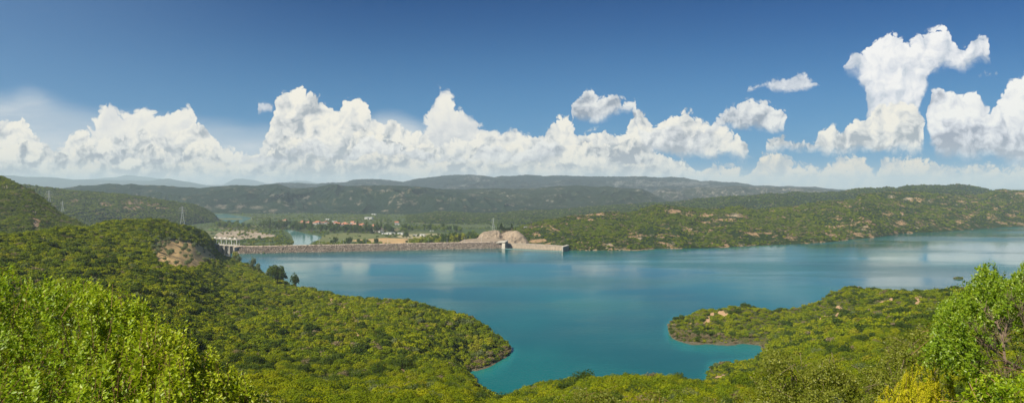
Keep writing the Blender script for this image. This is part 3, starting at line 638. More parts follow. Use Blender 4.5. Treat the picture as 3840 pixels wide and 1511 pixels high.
def inpoly(px, py, poly):
    px = np.asarray(px, float); py = np.asarray(py, float); c = np.zeros(px.shape, bool); n = len(poly)
    for i in range(n):
        x1, y1 = poly[i]; x2, y2 = poly[(i + 1) % n]
        c ^= ((y1 > py) != (y2 > py)) & (px < (x2 - x1) * (py - y1) / (y2 - y1 + 1e-12) + x1)
    return c
# bare soil clearings: olive plot, eroded tracks, shore rim
OLIVE = [(374, 630), (394, 606), (440, 600), (484, 608), (524, 628), (544, 647), (514, 662), (478, 674), (436, 670), (398, 655)]
TRACKS = [[(716, 708), (735, 716), (764, 726)], [(800, 745), (850, 765), (870, 780), (885, 800), (893, 825), (900, 850)], [(830, 792), (862, 788), (880, 790)], [(608, 697), (622, 708)], [(40, 668), (110, 690)], [(1790, 790), (1775, 815)], [(1815, 786), (1822, 792)], [(2108, 770), (2110, 800), (2075, 800)], [(2222, 762), (2240, 755)], [(2310, 750), (2308, 770)], [(2055, 840), (2075, 845)]]
SX, SY = survey(GX, GY, NZ)
vis_soil = np.zeros_like(NZ)
vis_soil = np.maximum(vis_soil, inpoly(SX + fbm(GX / 12, GY / 12, 3, 31) * 14, SY + fbm(GX / 12, GY / 12, 3, 33) * 8, OLIVE) * (GY > 380) * 1.0)
for tr in TRACKS:
    for a, b in zip(tr[:-1], tr[1:]):
        ax, ay = a; bx, by = b
        t = np.clip(((SX - ax) * (bx - ax) + (SY - ay) * (by - ay)) / ((bx - ax) ** 2 + (by - ay) ** 2), 0, 1)
        d = np.hypot(SX - ax - t * (bx - ax), (SY - ay - t * (by - ay)) * 1.3) + fbm(GX / 6, GY / 6, 3, 55) * 9
        vis_soil = np.maximum(vis_soil, sstep(10, 5, d) * (GY > 120) * .9)
patch = fbm(GX / 34, GY / 34, 4, 61)
vis_soil = np.maximum(vis_soil, sstep(.42, .55, patch) * .8 * (GY > 100) * (SX < 1500))
rightp = sstep(1650, 1750, SX) * (GY > 230)
vis_soil = np.maximum(vis_soil, sstep(.42, .60, fbm(GX / 11, GY / 11, 3, 63)) * .5 * rightp)
rim = sstep(.35, .0, NZ - .2 - 1.1 * vnoise(GX / 9, GY / 9, 88) ** 1.5)
near = mesh_np('near_hillside', np.stack([GX, GY, NZ], -1).reshape(-1, 3), grid_quads(NV, NU), smooth=True)
tag(near, kind='structure')

add_attr(near, 'plot', inpoly(SX + fbm(GX / 12, GY / 12, 3, 31) * 14, SY + fbm(GX / 12, GY / 12, 3, 33) * 8, OLIVE) * (GY > 380) * 1.0); add_attr(near, 'soil', vis_soil); add_attr(near, 'rim', rim * (NZ > -3))
m_near, nt_, b_, _ = new_mat('near_soil')
p = geopos(nt_)
n1 = noise(nt_, p, .08, 5, .6); n2 = noise(nt_, p, 1.3, 4, .7)
under = mixc(nt_, n1.step(.35, .65), (.040, .055, .012), (.070, .075, .022))
under = mixc(nt_, n2.step(.5, .62) * .6, under, (.16, .115, .06))
soilc = mixc(nt_, n2.step(.35, .65), (.42, .27, .155), (.32, .215, .125))
rimc = mixc(nt_, n2.step(.42, .72), (.07, .065, .04), (.20, .165, .115))
c_ = mixc(nt_, (attr(nt_, 'soil') * 1.2 + (n2 - .5) * .6).step(.35, .6), under, soilc)
c_ = mixc(nt_, attr(nt_, 'plot') * .85, c_, mixc(nt_, n2.step(.3, .7), (.60, .42, .19), (.47, .32, .15)))
c_ = mixc(nt_, attr(nt_, 'rim'), c_, rimc)
setc(nt_, b_, c_); b_.inputs['Specular IOR Level'].default_value = .05
bump(nt_, b_, n2, .25, .8)
near.data.materials.append(m_near)

# ================================================================== lake
m_lake, nt_, b_, _ = new_mat('lake_water')
p = geopos(nt_)
sh = attr(nt_, 'shallow')
px_, py_, pz_ = sep(nt_, p)
deepc = (.006, .105, .135); 
lp = noise(nt_, p, .006, 3, .5)
dc_ = mixc(nt_, lp.step(.35, .65), (.004, .074, .080), (.005, .108, .104))
dc_ = mixc(nt_, sh, dc_, (.012, .16, .15))
setc(nt_, b_, dc_)
b_.inputs['IOR'].default_value = 1.33; b_.inputs['Specular IOR Level'].default_value = .5
wind = noise(nt_, combine(nt_, px_ * .0022, py_ * .0085), 1.0, 5, .6)
b_.inputs['Roughness'].default_value = .1
setc(nt_, b_, wind.step(.40, .62) * .15 + .05, 'Roughness')
ripple = noise(nt_, combine(nt_, px_ * .30, py_ * .55), 1.0, 4, .6)
n_b = nt_.nodes.new('ShaderNodeBump'); nt_.links.new(ripple.o, n_b.inputs['Height']); n_b.inputs['Distance'].default_value = .35
setc(nt_, n_b, wind.step(.38, .62) * .40 + .06, 'Strength')
nt_.links.new(n_b.outputs[0], b_.inputs['Normal'])
# lake sheet: limited by the dam on the left and by the range on the right
DAM_W = [(-369.0, 803.0), (-15.0, 873.0)]          # waterline ends of the dam face
lx = np.concatenate([np.linspace(560, 1290, 200), np.linspace(1300, 2900, 260)])
def farD(x):
    xr = np.interp(x, [p[0] for p in shoreRD], [p[1] for p in shoreRD]) + 40
    xl = np.interp(x, [560, 640, 1262, 1290, 1420], [800, 812, 882, 905, 880])
    return np.where(x < 1420, xl, xr)
fd = farD(lx)
t = np.linspace(0, 1, 260)[:, None]
D = 190 * (fd / 190) ** t
LX = sx(lx) * D
zt = near_z(LX, D)
shal = sstep(-3.6, -.3, zt) * .6
# shallows along the far shore
dsh = np.interp(lx, [p[0] for p in shoreRD], [p[1] for p in shoreRD])[None, :] - D
shal = np.maximum(shal, sstep(30, 2, dsh) * .25 * (lx[None, :] > 1425))
lake = mesh_np('lake', np.stack([LX, D, np.zeros_like(D)], -1).reshape(-1, 3), grid_quads(*D.shape), mat=m_lake, smooth=True)
add_attr(lake, 'shallow', shal)
tag(lake, kind='structure')

# ================================================================== valley details: river, fields, gravel bar
def sheet(name, pts, z, mat, kind='structure', smooth_n=4):
    """flat patch of ground surveyed as an outline; corners rounded"""
    P2 = [(x, y) for x, y in pts]
    for _ in range(2):
        q = []
        for i in range(len(P2)):
            a = P2[i]; b = P2[(i + 1) % len(P2)]
            q += [(a[0] * .75 + b[0] * .25, a[1] * .75 + b[1] * .25), (a[0] * .25 + b[0] * .75, a[1] * .25 + b[1] * .75)]
        P2 = q
    V = []
    for x, y in P2:
        D = (H - z) * FOC / ((y - 468) * K); V.append((float(sx(x)) * D, D, z))
    me = bpy.data.meshes.new(name); bm = bmesh.new()
    f = bm.faces.new([bm.verts.new(v) for v in V]); bmesh.ops.triangulate(bm, faces=[f]); bmesh.ops.recalc_face_normals(bm, faces=bm.faces[:])
    for f in bm.faces:
        if f.normal.z < 0: f.normal_flip()
    bm.to_mesh(me); bm.free(); me.materials.append(mat)
    o = bpy.data.objects.new(name, me); C.objects.link(o); tag(o, kind=kind); return o
m_river, nt_, b_, _ = new_mat('river_water')
p = geopos(nt_); n_ = noise(nt_, p, .02, 3, .5)
setc(nt_, b_, mixc(nt_, n_, (.07, .19, .17), (.05, .15, .15))); b_.inputs['Roughness'].default_value = .12; b_.inputs['IOR'].default_value = 1.33; b_.inputs['Specular IOR Level'].default_value = .5
bump(nt_, b_, noise(nt_, p, .4, 3, .6), .15, .4)
sheet('river', [(539, 536), (562, 535), (583, 540), (628, 545), (634, 549), (620, 553), (608, 558), (610, 563), (622, 566), (606, 567), (580, 560), (557, 552), (545, 548), (536, 543)], VALLEY_Z + .35, m_river)
sheet('river', [(712, 577), (728, 577), (748, 580), (772, 588), (805, 592), (810, 596), (803, 602), (787, 606), (778, 614), (770, 640), (730, 640), (738, 610), (737, 597), (727, 583)], VALLEY_Z + .35, m_river)
def patchmat(name, a, b, sc=.05):
    m, nt, bb, _ = new_mat(name); p = geopos(nt)
    n = noise(nt, p, sc, 5, .65); n2 = noise(nt, p, sc * 5, 4, .75)
    c = mixc(nt, n.step(.35, .65), a, b); c = mixc(nt, n2.step(.50, .62) * .6, c, tuple(v * .50 for v in a))
    setc(nt, bb, c); bb.inputs['Specular IOR Level'].default_value = .05; return m
m_grav = patchmat('river_gravel', (.33, .265, .205), (.25, .21, .15)); m_green = patchmat('green_field', (.10, .17, .035), (.09, .15, .035))
m_reed = patchmat('reed_marsh', (.135, .140, .055), (.10, .125, .05), .02); m_ochre = patchmat('ochre_field', (.46, .28, .125), (.34, .25, .13), .012); m_pale = patchmat('pale_field', (.30, .26, .15), (.24, .22, .12))
sheet('gravel_bar', [(540, 590), (551, 583), (581, 579), (618, 580), (655, 584), (696, 590), (693, 596), (655, 597), (620, 599), (585, 603), (540, 600)], VALLEY_Z + .3, m_grav)
sheet('green_field', [(520, 525), (555, 525), (594, 528), (590, 531), (545, 532), (520, 530)], VALLEY_Z + .5, m_green)
sheet('reed_field', [(527, 531.5), (562, 534), (562, 537), (535, 537)], VALLEY_Z + .5, m_reed)
sheet('marsh_field', [(807, 592), (840, 586), (880, 583), (960, 588), (975, 596), (930, 604), (860, 610), (790, 614), (800, 604), (812, 598)], VALLEY_Z + .32, m_reed)
sheet('ochre_field', [(878, 603), (930, 600), (960, 597.5), (1000, 598), (1040, 601), (1048, 605), (1010, 611), (950, 611), (900, 607)], VALLEY_Z + .45, m_ochre)
sheet('meadow', [(1000, 590), (1060, 586), (1130, 588), (1150, 594), (1100, 600), (1050, 601), (1000, 597)], VALLEY_Z + .4, m_pale)
sheet('dirt_yard', [(1100, 594), (1115, 590), (1140, 592), (1142, 597), (1115, 598)], VALLEY_Z + .52, m_grav)
sheet('village_yard', [(925, 576), (960, 573), (985, 578), (975, 582), (945, 581)], VALLEY_Z + .42, m_grav)
sheet('green_field', [(1100, 570), (1140, 568.5), (1144, 572), (1110, 573.5)], VALLEY_Z + .42, m_green)
sheet('pale_field', [(530, 581), (560, 578), (545, 572), (520, 573)], VALLEY_Z + .42, m_green)
# terraced olive plots on the left mid hill: low ground cover areas follow the slope, handled by the tree scatter
# ================================================================== foliage
def leaf_mat(name, c1, c2, c3=None, trans=.42, rnd=.5, gloss=.0, sat=None):
    m = bpy.data.materials.new(name); m.use_nodes = True; nt = m.node_tree; nt.nodes.clear()
    out = nt.nodes.new('ShaderNodeOutputMaterial')
    oi = nt.nodes.new('ShaderNodeObjectInfo'); r = S(nt, oi.outputs['Random'])
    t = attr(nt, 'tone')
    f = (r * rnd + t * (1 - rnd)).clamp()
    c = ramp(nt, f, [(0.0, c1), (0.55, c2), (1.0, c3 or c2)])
    d = nt.nodes.new('ShaderNodeBsdfDiffuse'); tr = nt.nodes.new('ShaderNodeBsdfTranslucent')
    nt.links.new(c.o, d.inputs[0])
    ct = mixc(nt, .5, c, (.30, .34, .02)); nt.links.new(ct.o, tr.inputs[0])
    mx = nt.nodes.new('ShaderNodeMixShader'); mx.inputs[0].default_value = trans
    nt.links.new(d.outputs[0], mx.inputs[1]); nt.links.new(tr.outputs[0], mx.inputs[2])
    last = mx
    if gloss:
        g = nt.nodes.new('ShaderNodeBsdfGlossy'); g.inputs['Roughness'].default_value = .42; g.inputs[0].default_value = (.9, .9, .8, 1)
        m2 = nt.nodes.new('ShaderNodeMixShader'); m2.inputs[0].default_value = gloss
        nt.links.new(mx.outputs[0], m2.inputs[1]); nt.links.new(g.outputs[0], m2.inputs[2]); last = m2
    nt.links.new(last.outputs[0], out.inputs[0])
    return m
M_BARK = plain('bark', (.16, .11, .075), .9, .3, 6); M_BARK_PALE = plain('pale_bark', (.42, .33, .25), .9, .25, 8)
LM = {
 'bright': leaf_mat('leaves_bright', (.15, .20, .007), (.245, .29, .010), (.34, .335, .012)),
 'mid': leaf_mat('leaves_mid', (.088, .140, .008), (.150, .205, .011), (.21, .25, .014)),
 'dark': leaf_mat('leaves_dark', (.030, .058, .011), (.055, .090, .015), (.085, .12, .022)),
 'grey': leaf_mat('leaves_grey', (.10, .14, .05), (.15, .19, .07), (.20, .22, .09)),
 'dry': leaf_mat('leaves_dry', (.18, .13, .065), (.24, .19, .11), (.30, .24, .16)),
 'olive': leaf_mat('leaves_olive', (.12, .16, .085), (.17, .21, .12), (.22, .25, .15)),
 'cypress': leaf_mat('leaves_cypress', (.018, .036, .012), (.028, .052, .016), (.04, .065, .02)),
 'pine': leaf_mat('leaves_pine', (.030, .058, .014), (.048, .082, .018), (.07, .105, .025)),
 'yellow': leaf_mat('leaves_yellowgreen', (.17, .19, .012), (.24, .26, .015), (.32, .29, .03)),
}
def clump_mesh(name, mat, n, blobs, leaf, seed, squash=.8, up=.35):
    """crown made of many leaf-clump faces on several overlapping lobes; unit radius"""
    r = np.random.RandomState(seed)
    cs = []
    for i in range(blobs):
        a = r.rand() * 6.283; q = r.rand() ** .5 * .55
        cs.append((math.cos(a) * q, math.sin(a) * q, .30 + r.rand() * .60, .30 + r.rand() * .26))
    cs = np.array(cs)
    k = r.randint(0, blobs, n)
    d = r.randn(n, 3); d[:, 2] = np.abs(d[:, 2]) * .9 - .25; d /= np.linalg.norm(d, axis=1)[:, None]
    rad = cs[k, 3] * (0.72 + .34 * r.rand(n))
    P = cs[k, :3] + d * rad[:, None]
    P[:, 2] = np.maximum(P[:, 2] * squash, .02)
    nrm = d + r.randn(n, 3) * .55; nrm[:, 2] += up; nrm /= np.linalg.norm(nrm, axis=1)[:, None]
    t1 = np.cross(nrm, r.randn(n, 3)); t1 /= np.linalg.norm(t1, axis=1)[:, None]; t2 = np.cross(nrm, t1)
    s = leaf * (.6 + .8 * r.rand(n))[:, None]
    V = np.stack([P - t1 * s * .5, P + t2 * s * .42, P + t1 * s * .6 - nrm * s * .2, P - t2 * s * .4], 1).reshape(-1, 3)
    Q = np.arange(n * 4).reshape(n, 4)
    me = bpy.data.meshes.new(name)
    me.vertices.add(n * 4); me.vertices.foreach_set('co', V.astype(np.float32).ravel())
    me.loops.add(n * 4); me.loops.foreach_set('vertex_index', Q.astype(np.int32).ravel())
    me.polygons.add(n); me.polygons.foreach_set('loop_start', (np.arange(n) * 4).astype(np.int32)); me.polygons.foreach_set('loop_total', np.full(n, 4, np.int32))
    me.update(calc_edges=True); me.materials.append(mat)
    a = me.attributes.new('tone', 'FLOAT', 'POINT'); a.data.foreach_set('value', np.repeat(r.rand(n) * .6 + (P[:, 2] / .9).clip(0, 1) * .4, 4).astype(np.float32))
    return me
KINDS = ['bright', 'mid', 'dark', 'grey', 'dry', 'yellow']
SHRUBS = {}
src_far = bpy.data.collections.new('shrub_sources_far'); src_near = bpy.data.collections.new('shrub_sources_near')
for ki, kd in enumerate(KINDS):
    for v in range(2):
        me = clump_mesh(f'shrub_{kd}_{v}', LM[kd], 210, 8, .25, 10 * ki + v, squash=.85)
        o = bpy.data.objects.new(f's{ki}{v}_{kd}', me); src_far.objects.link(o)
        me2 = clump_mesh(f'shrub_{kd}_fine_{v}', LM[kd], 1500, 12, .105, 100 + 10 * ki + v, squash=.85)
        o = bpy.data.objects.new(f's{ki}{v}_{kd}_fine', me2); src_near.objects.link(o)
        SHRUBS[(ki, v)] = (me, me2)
def gn_scatter(name, P, scale, kind, rot, coll, label):
    me = bpy.data.meshes.new(name); me.vertices.add(len(P)); me.vertices.foreach_set('co', np.asarray(P, np.float32).ravel()); me.update()
    for nm, vals, ty in (('sc', scale, 'FLOAT'), ('rz', rot, 'FLOAT'), ('kd', kind, 'INT')):
        a = me.attributes.new(nm, ty, 'POINT'); a.data.foreach_set('value', np.asarray(vals, np.float32 if ty == 'FLOAT' else np.int32))
    o = bpy.data.objects.new(name, me); C.objects.link(o); tag(o, label, None, None, 'stuff')
    g = bpy.data.node_groups.new(name + '_nodes', 'GeometryNodeTree')
    g.interface.new_socket('Geometry', in_out='INPUT', socket_type='NodeSocketGeometry'); g.interface.new_socket('Geometry', in_out='OUTPUT', socket_type='NodeSocketGeometry')
    N = g.nodes.new; L = g.links.new
    gi = N('NodeGroupInput'); go = N('NodeGroupOutput'); ip = N('GeometryNodeInstanceOnPoints'); ci = N('GeometryNodeCollectionInfo')
    ci.inputs['Collection'].default_value = coll; ci.inputs['Separate Children'].default_value = True; ci.inputs['Reset Children'].default_value = True
    def na(nm, ty):
        n = N('GeometryNodeInputNamedAttribute'); n.data_type = ty; n.inputs['Name'].default_value = nm; return n.outputs['Attribute']
    mp = N('GeometryNodeMeshToPoints')
    L(gi.outputs[0], mp.inputs[0]); L(mp.outputs[0], ip.inputs['Points']); L(ci.outputs[0], ip.inputs['Instance']); ip.inputs['Pick Instance'].default_value = True
    L(na('kd', 'INT'), ip.inputs['Instance Index'])
    cx = N('ShaderNodeCombineXYZ'); L(na('rz', 'FLOAT'), cx.inputs[2])
    try:
        er = N('FunctionNodeEulerToRotation'); L(cx.outputs[0], er.inputs[0]); L(er.outputs[0], ip.inputs['Rotation'])
    except Exception: L(cx.outputs[0], ip.inputs['Rotation'])
    L(na('sc', 'FLOAT'), ip.inputs['Scale']); L(ip.outputs[0], go.inputs[0])
    md = o.modifiers.new('scatter', 'NODES'); md.node_group = g
    return o
def pick_kind(r, x, y, w=(.46, .30, .10, .05, .04, .05), patchy=.5, seed=0):
    """kinds in drifts: neighbouring bushes tend to be alike"""
    n = len(x); cum = np.cumsum(w) / sum(w)
    base = r.rand(n); drift = vnoise(x / 9.0, y / 9.0, 71 + seed) * .6 + vnoise(x / 30.0, y / 30.0, 72 + seed) * .4
    drift = np.argsort(np.argsort(drift)) / max(1, n)
    mixv = np.where(r.rand(n) < patchy, drift, base)
    return np.searchsorted(cum, mixv).clip(0, len(w) - 1)

# ---- scrub over the near hillsides
r = np.random.RandomState(3)
NS = 290000
D_ = np.sqrt(r.rand(NS)) * 800
u_ = r.rand(NS) * 3150 - 280
x_ = sx(u_) * D_; z_ = near_z(x_, D_)
Dr = 230 + r.rand(260000) * 400; ur = 600 + r.rand(260000) * 2000; xr = sx(ur) * Dr; zr = near_z(xr, Dr); kr = (zr > .12) & (zr < 1.9)
x_, D_, z_, u_ = [np.concatenate([a, b[kr]]) for a, b in ((x_, xr), (D_, Dr), (z_, zr), (u_, ur))]; NS = len(x_)
SXp, SYp = survey(x_, D_, z_)
jj = np.clip(((SXp + 300) / 3200 * (NU - 1)).astype(int), 0, NU - 1); ii = np.clip((np.log(np.maximum(D_, 3) / 3) / math.log(500) * (NV - 1)).astype(int), 0, NV - 1)
soilv = vis_soil[ii, jj]
keep = (z_ > .08 + .45 * vnoise(x_ / 9, D_ / 9, 88) ** 1.5) & (D_ > 16) & (r.rand(NS) > soilv * 1.05) & ~((D_ > 700) & (u_ < 500))
olive_in = inpoly(SXp, SYp, OLIVE) & (D_ > 380)
keep &= ~olive_in
keep &= ~((SXp > 1770) & (SXp < 1945) & (D_ > 268) & (D_ < 352) & (z_ < 2.2) & (r.rand(NS) < .92))
rr = SXp > 1650
keep &= ~(rr & (D_ > 230) & (r.rand(NS) < .25))
x_, D_, z_, SXp, SYp = [a[keep] for a in (x_, D_, z_, SXp, SYp)]
n = len(x_)
sc_ = (.85 + r.rand(n) ** 3.0 * 2.0) * np.where(SXp > 1650, .82, 1.0) * np.where(z_ < 1.6, .62, 1)
sc_ *= np.clip(.55 + D_ / 260.0, .6, 1.0)
kd = pick_kind(r, x_, D_, (.45, .34, .10, .025, .025, .06))
kd = np.where((z_ < 1.7) & (r.rand(n) < .55), 4, kd)
big = r.rand(n) < .03; sc_ = np.minimum(sc_, .75 + D_ / 110.0); big &= D_ > 130; kd = np.where(big, 2, kd); sc_ = np.where(big, sc_ * 1.3 + .5, sc_ * (.72 + .62 * vnoise(x_ / 22, D_ / 22, 44)))
rot = r.rand(n) * 6.283; var = r.randint(0, 2, n)
nearm = D_ < 190
# the shrubs that show largest become objects of their own
inframe = (SXp > 0) & (SXp < 2576) & (SYp - sc_ * 1.3 / D_ * FOC / K < 1010) & (D_ > 75)
sc_ = np.minimum(sc_, 4.2); score = sc_ / D_ * inframe
order = np.argsort(-score)[:285]
single = np.zeros(n, bool); single[order] = True
P = np.stack([x_, D_, z_ - .12], -1)
ADJ = ['bright yellow-green', 'mid green', 'dark green', 'grey-green', 'dry brownish', 'yellowish']
def zone(sxv, d):
    if sxv < 620: return 'on the near left hillside behind the leafy foreground shrub'
    if sxv < 1240: return 'on the near slope left of the turquoise bay'
    if sxv < 1800: return 'on the near shoulder below the open lake'
    return 'on the near right slope facing the right promontory'
for i in order:
    me = SHRUBS[(int(kd[i]), int(var[i]))][1]
    o = bpy.data.objects.new('shrub', me); C.objects.link(o)
    o.location = P[i]; o.rotation_euler = (0, 0, rot[i]); s = sc_[i]; o.scale = (s, s, s * .95)
    tag(o, f'{ADJ[kd[i]]} rounded maquis shrub {zone(SXp[i], D_[i])}', 'shrub', 'maquis shrubs on the near slopes')
a_ = nearm & ~single
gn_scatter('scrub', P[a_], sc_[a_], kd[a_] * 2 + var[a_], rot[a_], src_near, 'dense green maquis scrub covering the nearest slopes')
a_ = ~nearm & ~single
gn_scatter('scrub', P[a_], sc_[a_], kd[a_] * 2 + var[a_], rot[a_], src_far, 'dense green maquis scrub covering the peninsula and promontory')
print('near shrubs', n, nearm.sum())
# ---- scrub on the hills across the water
def hill_scrub(h, n, u0, u1, smin, smax, seed, label, w=(.07, .40, .38, .08, .06, .01), pw=.75):
    r = np.random.RandomState(seed)
    u = u0 + r.rand(n) * (u1 - u0); t = r.rand(n) ** pw * .995
    X_, Dd, Z_ = hill_point(h, u, t)
    PX, PY = survey(X_, Dd, Z_)
    keep = Z_ > (.6 if h == RANGE1 else -40)
    if h == RANGE1:
        dens = np.clip(.50 + 1.7 * fbm(X_ / 60, Dd / 60, 4, 5), .10, 1)
        keep &= r.rand(n) < dens
    for q_, cx_, cy_, rx_, ry_ in PATCHES[h]:
        keep &= ~((np.hypot((PX - cx_) / rx_, (PY - cy_) / ry_) < 1.1) & (r.rand(n) < .72))
    X_, Dd, Z_ = X_[keep], Dd[keep], Z_[keep]; m = len(X_)
    s = smin + r.rand(m) ** 2 * (smax - smin)
    k = pick_kind(r, X_, Dd, w, seed=seed)
    return gn_scatter('hillside_scrub', np.stack([X_, Dd, Z_ - .3], -1), s, k * 2 + r.randint(0, 2, m), r.rand(m) * 6.28, src_far, label)
hill_scrub(RANGE1, 60000, 1290, 2640, 1.5, 3.4, 5, 'green scrub over the long hillside beyond the lake')
hill_scrub(LEFT1, 14000, -60, 250, 1.3, 2.8, 6, 'green scrub over the steep left hillside')
hill_scrub(LEFT2, 14000, 0, 545, 2.0, 4.2, 7, 'green scrub and groves over the left hill across the valley', w=(.04, .36, .45, .10, .05, .0))
hill_scrub(RIDGE2, 22000, 1020, 2560, 2.5, 5.0, 8, 'dark green scrub over the second ridge on the right', w=(.0, .12, .76, .08, .04, .0))

# ================================================================== trees as things
def tree_proto(name, kind, h, rad, trunk_h, shape, label, cat, mat, seed, n=420, group=None, bark=None, leaf=.22):
    """tree at the origin: tapered trunk with limbs, and a crown"""
    rr_ = random.Random(seed)
    root = empty(name, (0, 0, 0), 0, label, cat, group)
    tb = MB(); tr = max(.12, h * .028)
    tb.bar((0, 0, -.6), (0.02 * h, 0, trunk_h), tr, tr * .7, 7)
    for i in range(6):
        a = i * 1.05 + rr_.random(); q = rr_.uniform(.35, .7) * rad
        tb.bar((0.02 * h, 0, trunk_h * rr_.uniform(.75, 1.0)), (math.cos(a) * q, math.sin(a) * q, trunk_h + (h - trunk_h) * rr_.uniform(.3, .7)), tr * .45, tr * .12, 5)
    tb.bar((0.02 * h, 0, trunk_h), (0, 0, h * .85), tr * .6, tr * .15, 5)
    tb.build('trunk', bark or M_BARK, root)
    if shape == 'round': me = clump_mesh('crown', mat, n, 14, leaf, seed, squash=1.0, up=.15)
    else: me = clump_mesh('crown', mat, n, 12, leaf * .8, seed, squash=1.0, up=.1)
    co = np.empty(len(me.vertices) * 3, np.float32); me.vertices.foreach_get('co', co); co = co.reshape(-1, 3)
    zc = (co[:, 2] - .02) / 1.25
    base = trunk_h * .72
    if shape == 'column': tap = np.clip(1.15 - np.abs(zc - .38) * 1.5, .12, 1)
    elif shape == 'loose': tap = np.clip(1.1 - np.abs(zc - .5) * .7, .4, 1)
    else: tap = np.ones_like(zc)
    co = np.stack([co[:, 0] * rad * tap, co[:, 1] * rad * tap, base + zc * (h - base)], -1)
    me.vertices.foreach_set('co', co.astype(np.float32).ravel()); me.update()
    o = bpy.data.objects.new('crown', me); C.objects.link(o); o.parent = root
    return root
FREE = {}
def place(proto, key, loc, rz, sc=1.0, label=None, group=None):
    """the first call moves the prototype itself, later calls copy it"""
    if not FREE.get(key):
        FREE[key] = True
        proto.location = loc; proto.rotation_euler = (0, 0, rz); proto.scale = (sc,) * 3
        if label: proto['label'] = label
        if group: proto['group'] = group
        return proto
    return copy_tree(proto, loc, rz, sc, label, group)
# lakeside trees on the left shore
def lake_tree(x, D, h, rad, kind, label, seed, shape='round', mat='dark', trunk=None, leaf=.2, n=900):
    t = tree_proto('tree', kind, h, rad, trunk or h * .3, shape, label, 'tree', LM[mat], seed, n=n, leaf=leaf)
    X_ = float(sx(x)) * D; t.location = (X_, D, float(near_z(X_, D)) - .2)
    return t
lake_tree(697, 520, 17, 9.5, 'round', 'large dense dark-green tree beside the sandy track on the left shore', 301, mat='pine', n=1500, leaf=.15)
lake_tree(743, 508, 14.5, 5.0, 'round', 'narrow upright dark tree at the end of the sandy track by the water', 302, shape='loose', mat='pine', n=900, leaf=.18)
lake_tree(636, 600, 15, 4.5, 'loose', 'taller of two airy eucalyptus trees against the lake', 303, shape='loose', mat='olive', n=330, leaf=.22)
lake_tree(650, 590, 11, 3.6, 'loose', 'shorter of two airy eucalyptus trees against the lake', 304, shape='loose', mat='olive', n=240, leaf=.24)
lake_tree(592, 690, 13, 4.5, 'loose', 'thin pale-leaved tree below the spillway gates', 305, shape='loose', mat='yellow', n=330, leaf=.22)
lake_tree(602, 670, 10, 3.6, 'loose', 'small thin tree at the dam end of the wooded slope', 306, shape='loose', mat='olive', n=260, leaf=.24)
lake_tree(673, 560, 7, 2.4, 'loose', 'small sapling just left of the large round shore tree', 307, shape='loose', mat='olive', n=160, leaf=.3)
lake_tree(492, 640, 9, 6.0, 'round', 'broad dark tree on the knoll above the spillway', 308, mat='dark', n=900)
lake_tree(472, 620, 7, 4.5, 'round', 'dark rounded tree left of the knoll tree above the spillway', 309, mat='dark', n=700)
lake_tree(535, 720, 10, 5.5, 'round', 'yellowish tree beside the spillway hoist frame', 310, mat='yellow', n=700)
# olive trees of the bare plot
ol = tree_proto('olive_tree', 'olive', 4.2, 2.3, 1.2, 'round', '', 'olive tree', LM['olive'], 320, n=420, leaf=.2)
rr_ = random.Random(4); cnt = 0; tries = 0; pts = []
while cnt < 52 and tries < 4000:
    tries += 1
    gx_, gy_ = rr_.uniform(376, 542), rr_.uniform(602, 672)
    if not inpoly([gx_], [gy_], OLIVE)[0]: continue
    if gx_ < 440 and gy_ > 640 and rr_.random() < .6: continue
    best = None
    for D in np.linspace(390, 720, 160):
        X_ = float(sx(gx_)) * D; z = float(near_z(X_, D))
        if 468 + (H - z) / D * FOC / K <= gy_: best = (X_, D, z); break
    if best is None or any(math.hypot(best[0] - q[0], best[1] - q[1]) < 4.6 for q in pts): continue
    pts.append(best); cnt += 1
    s = rr_.uniform(.55, 1.15)
    side = 'upper' if gy_ < 632 else 'lower'; lr = 'left' if gx_ < 455 else 'right'
    place(ol, 'olive', (best[0], best[1], best[2] - .1), rr_.random() * 6.28, s, f'grey-green olive tree in the {side} {lr} part of the bare orange plot', 'olive trees of the bare plot')
# cypresses on the cut rock
cy = tree_proto('cypress', 'cypress', 9, 1.15, .8, 'column', '', 'cypress', LM['cypress'], 330, n=420, leaf=.3)
cyp = [(1055, 270, 9), (1073, 235, 10), (1089, 250, 10), (1104, 275, 8), (1120, 283, 8), (1135, 280, 8), (1150, 284, 7), (1165, 288, 7), (1181, 278, 8), (1196, 284, 7), (1211, 276, 8), (1253, 255, 10), (1274, 262, 9), (1237, 275, 7), (1010, 345, 7), (1034, 345, 7), (1084, 335, 9), (1115, 340, 8), (1140, 325, 7), (1225, 285, 6), (1325, 265, 6), (1297, 272, 6)]
CYP = [(1106.9 + a * .14323, 536.7 + b * .14323 + 5.5, hh) for a, b, hh in cyp]
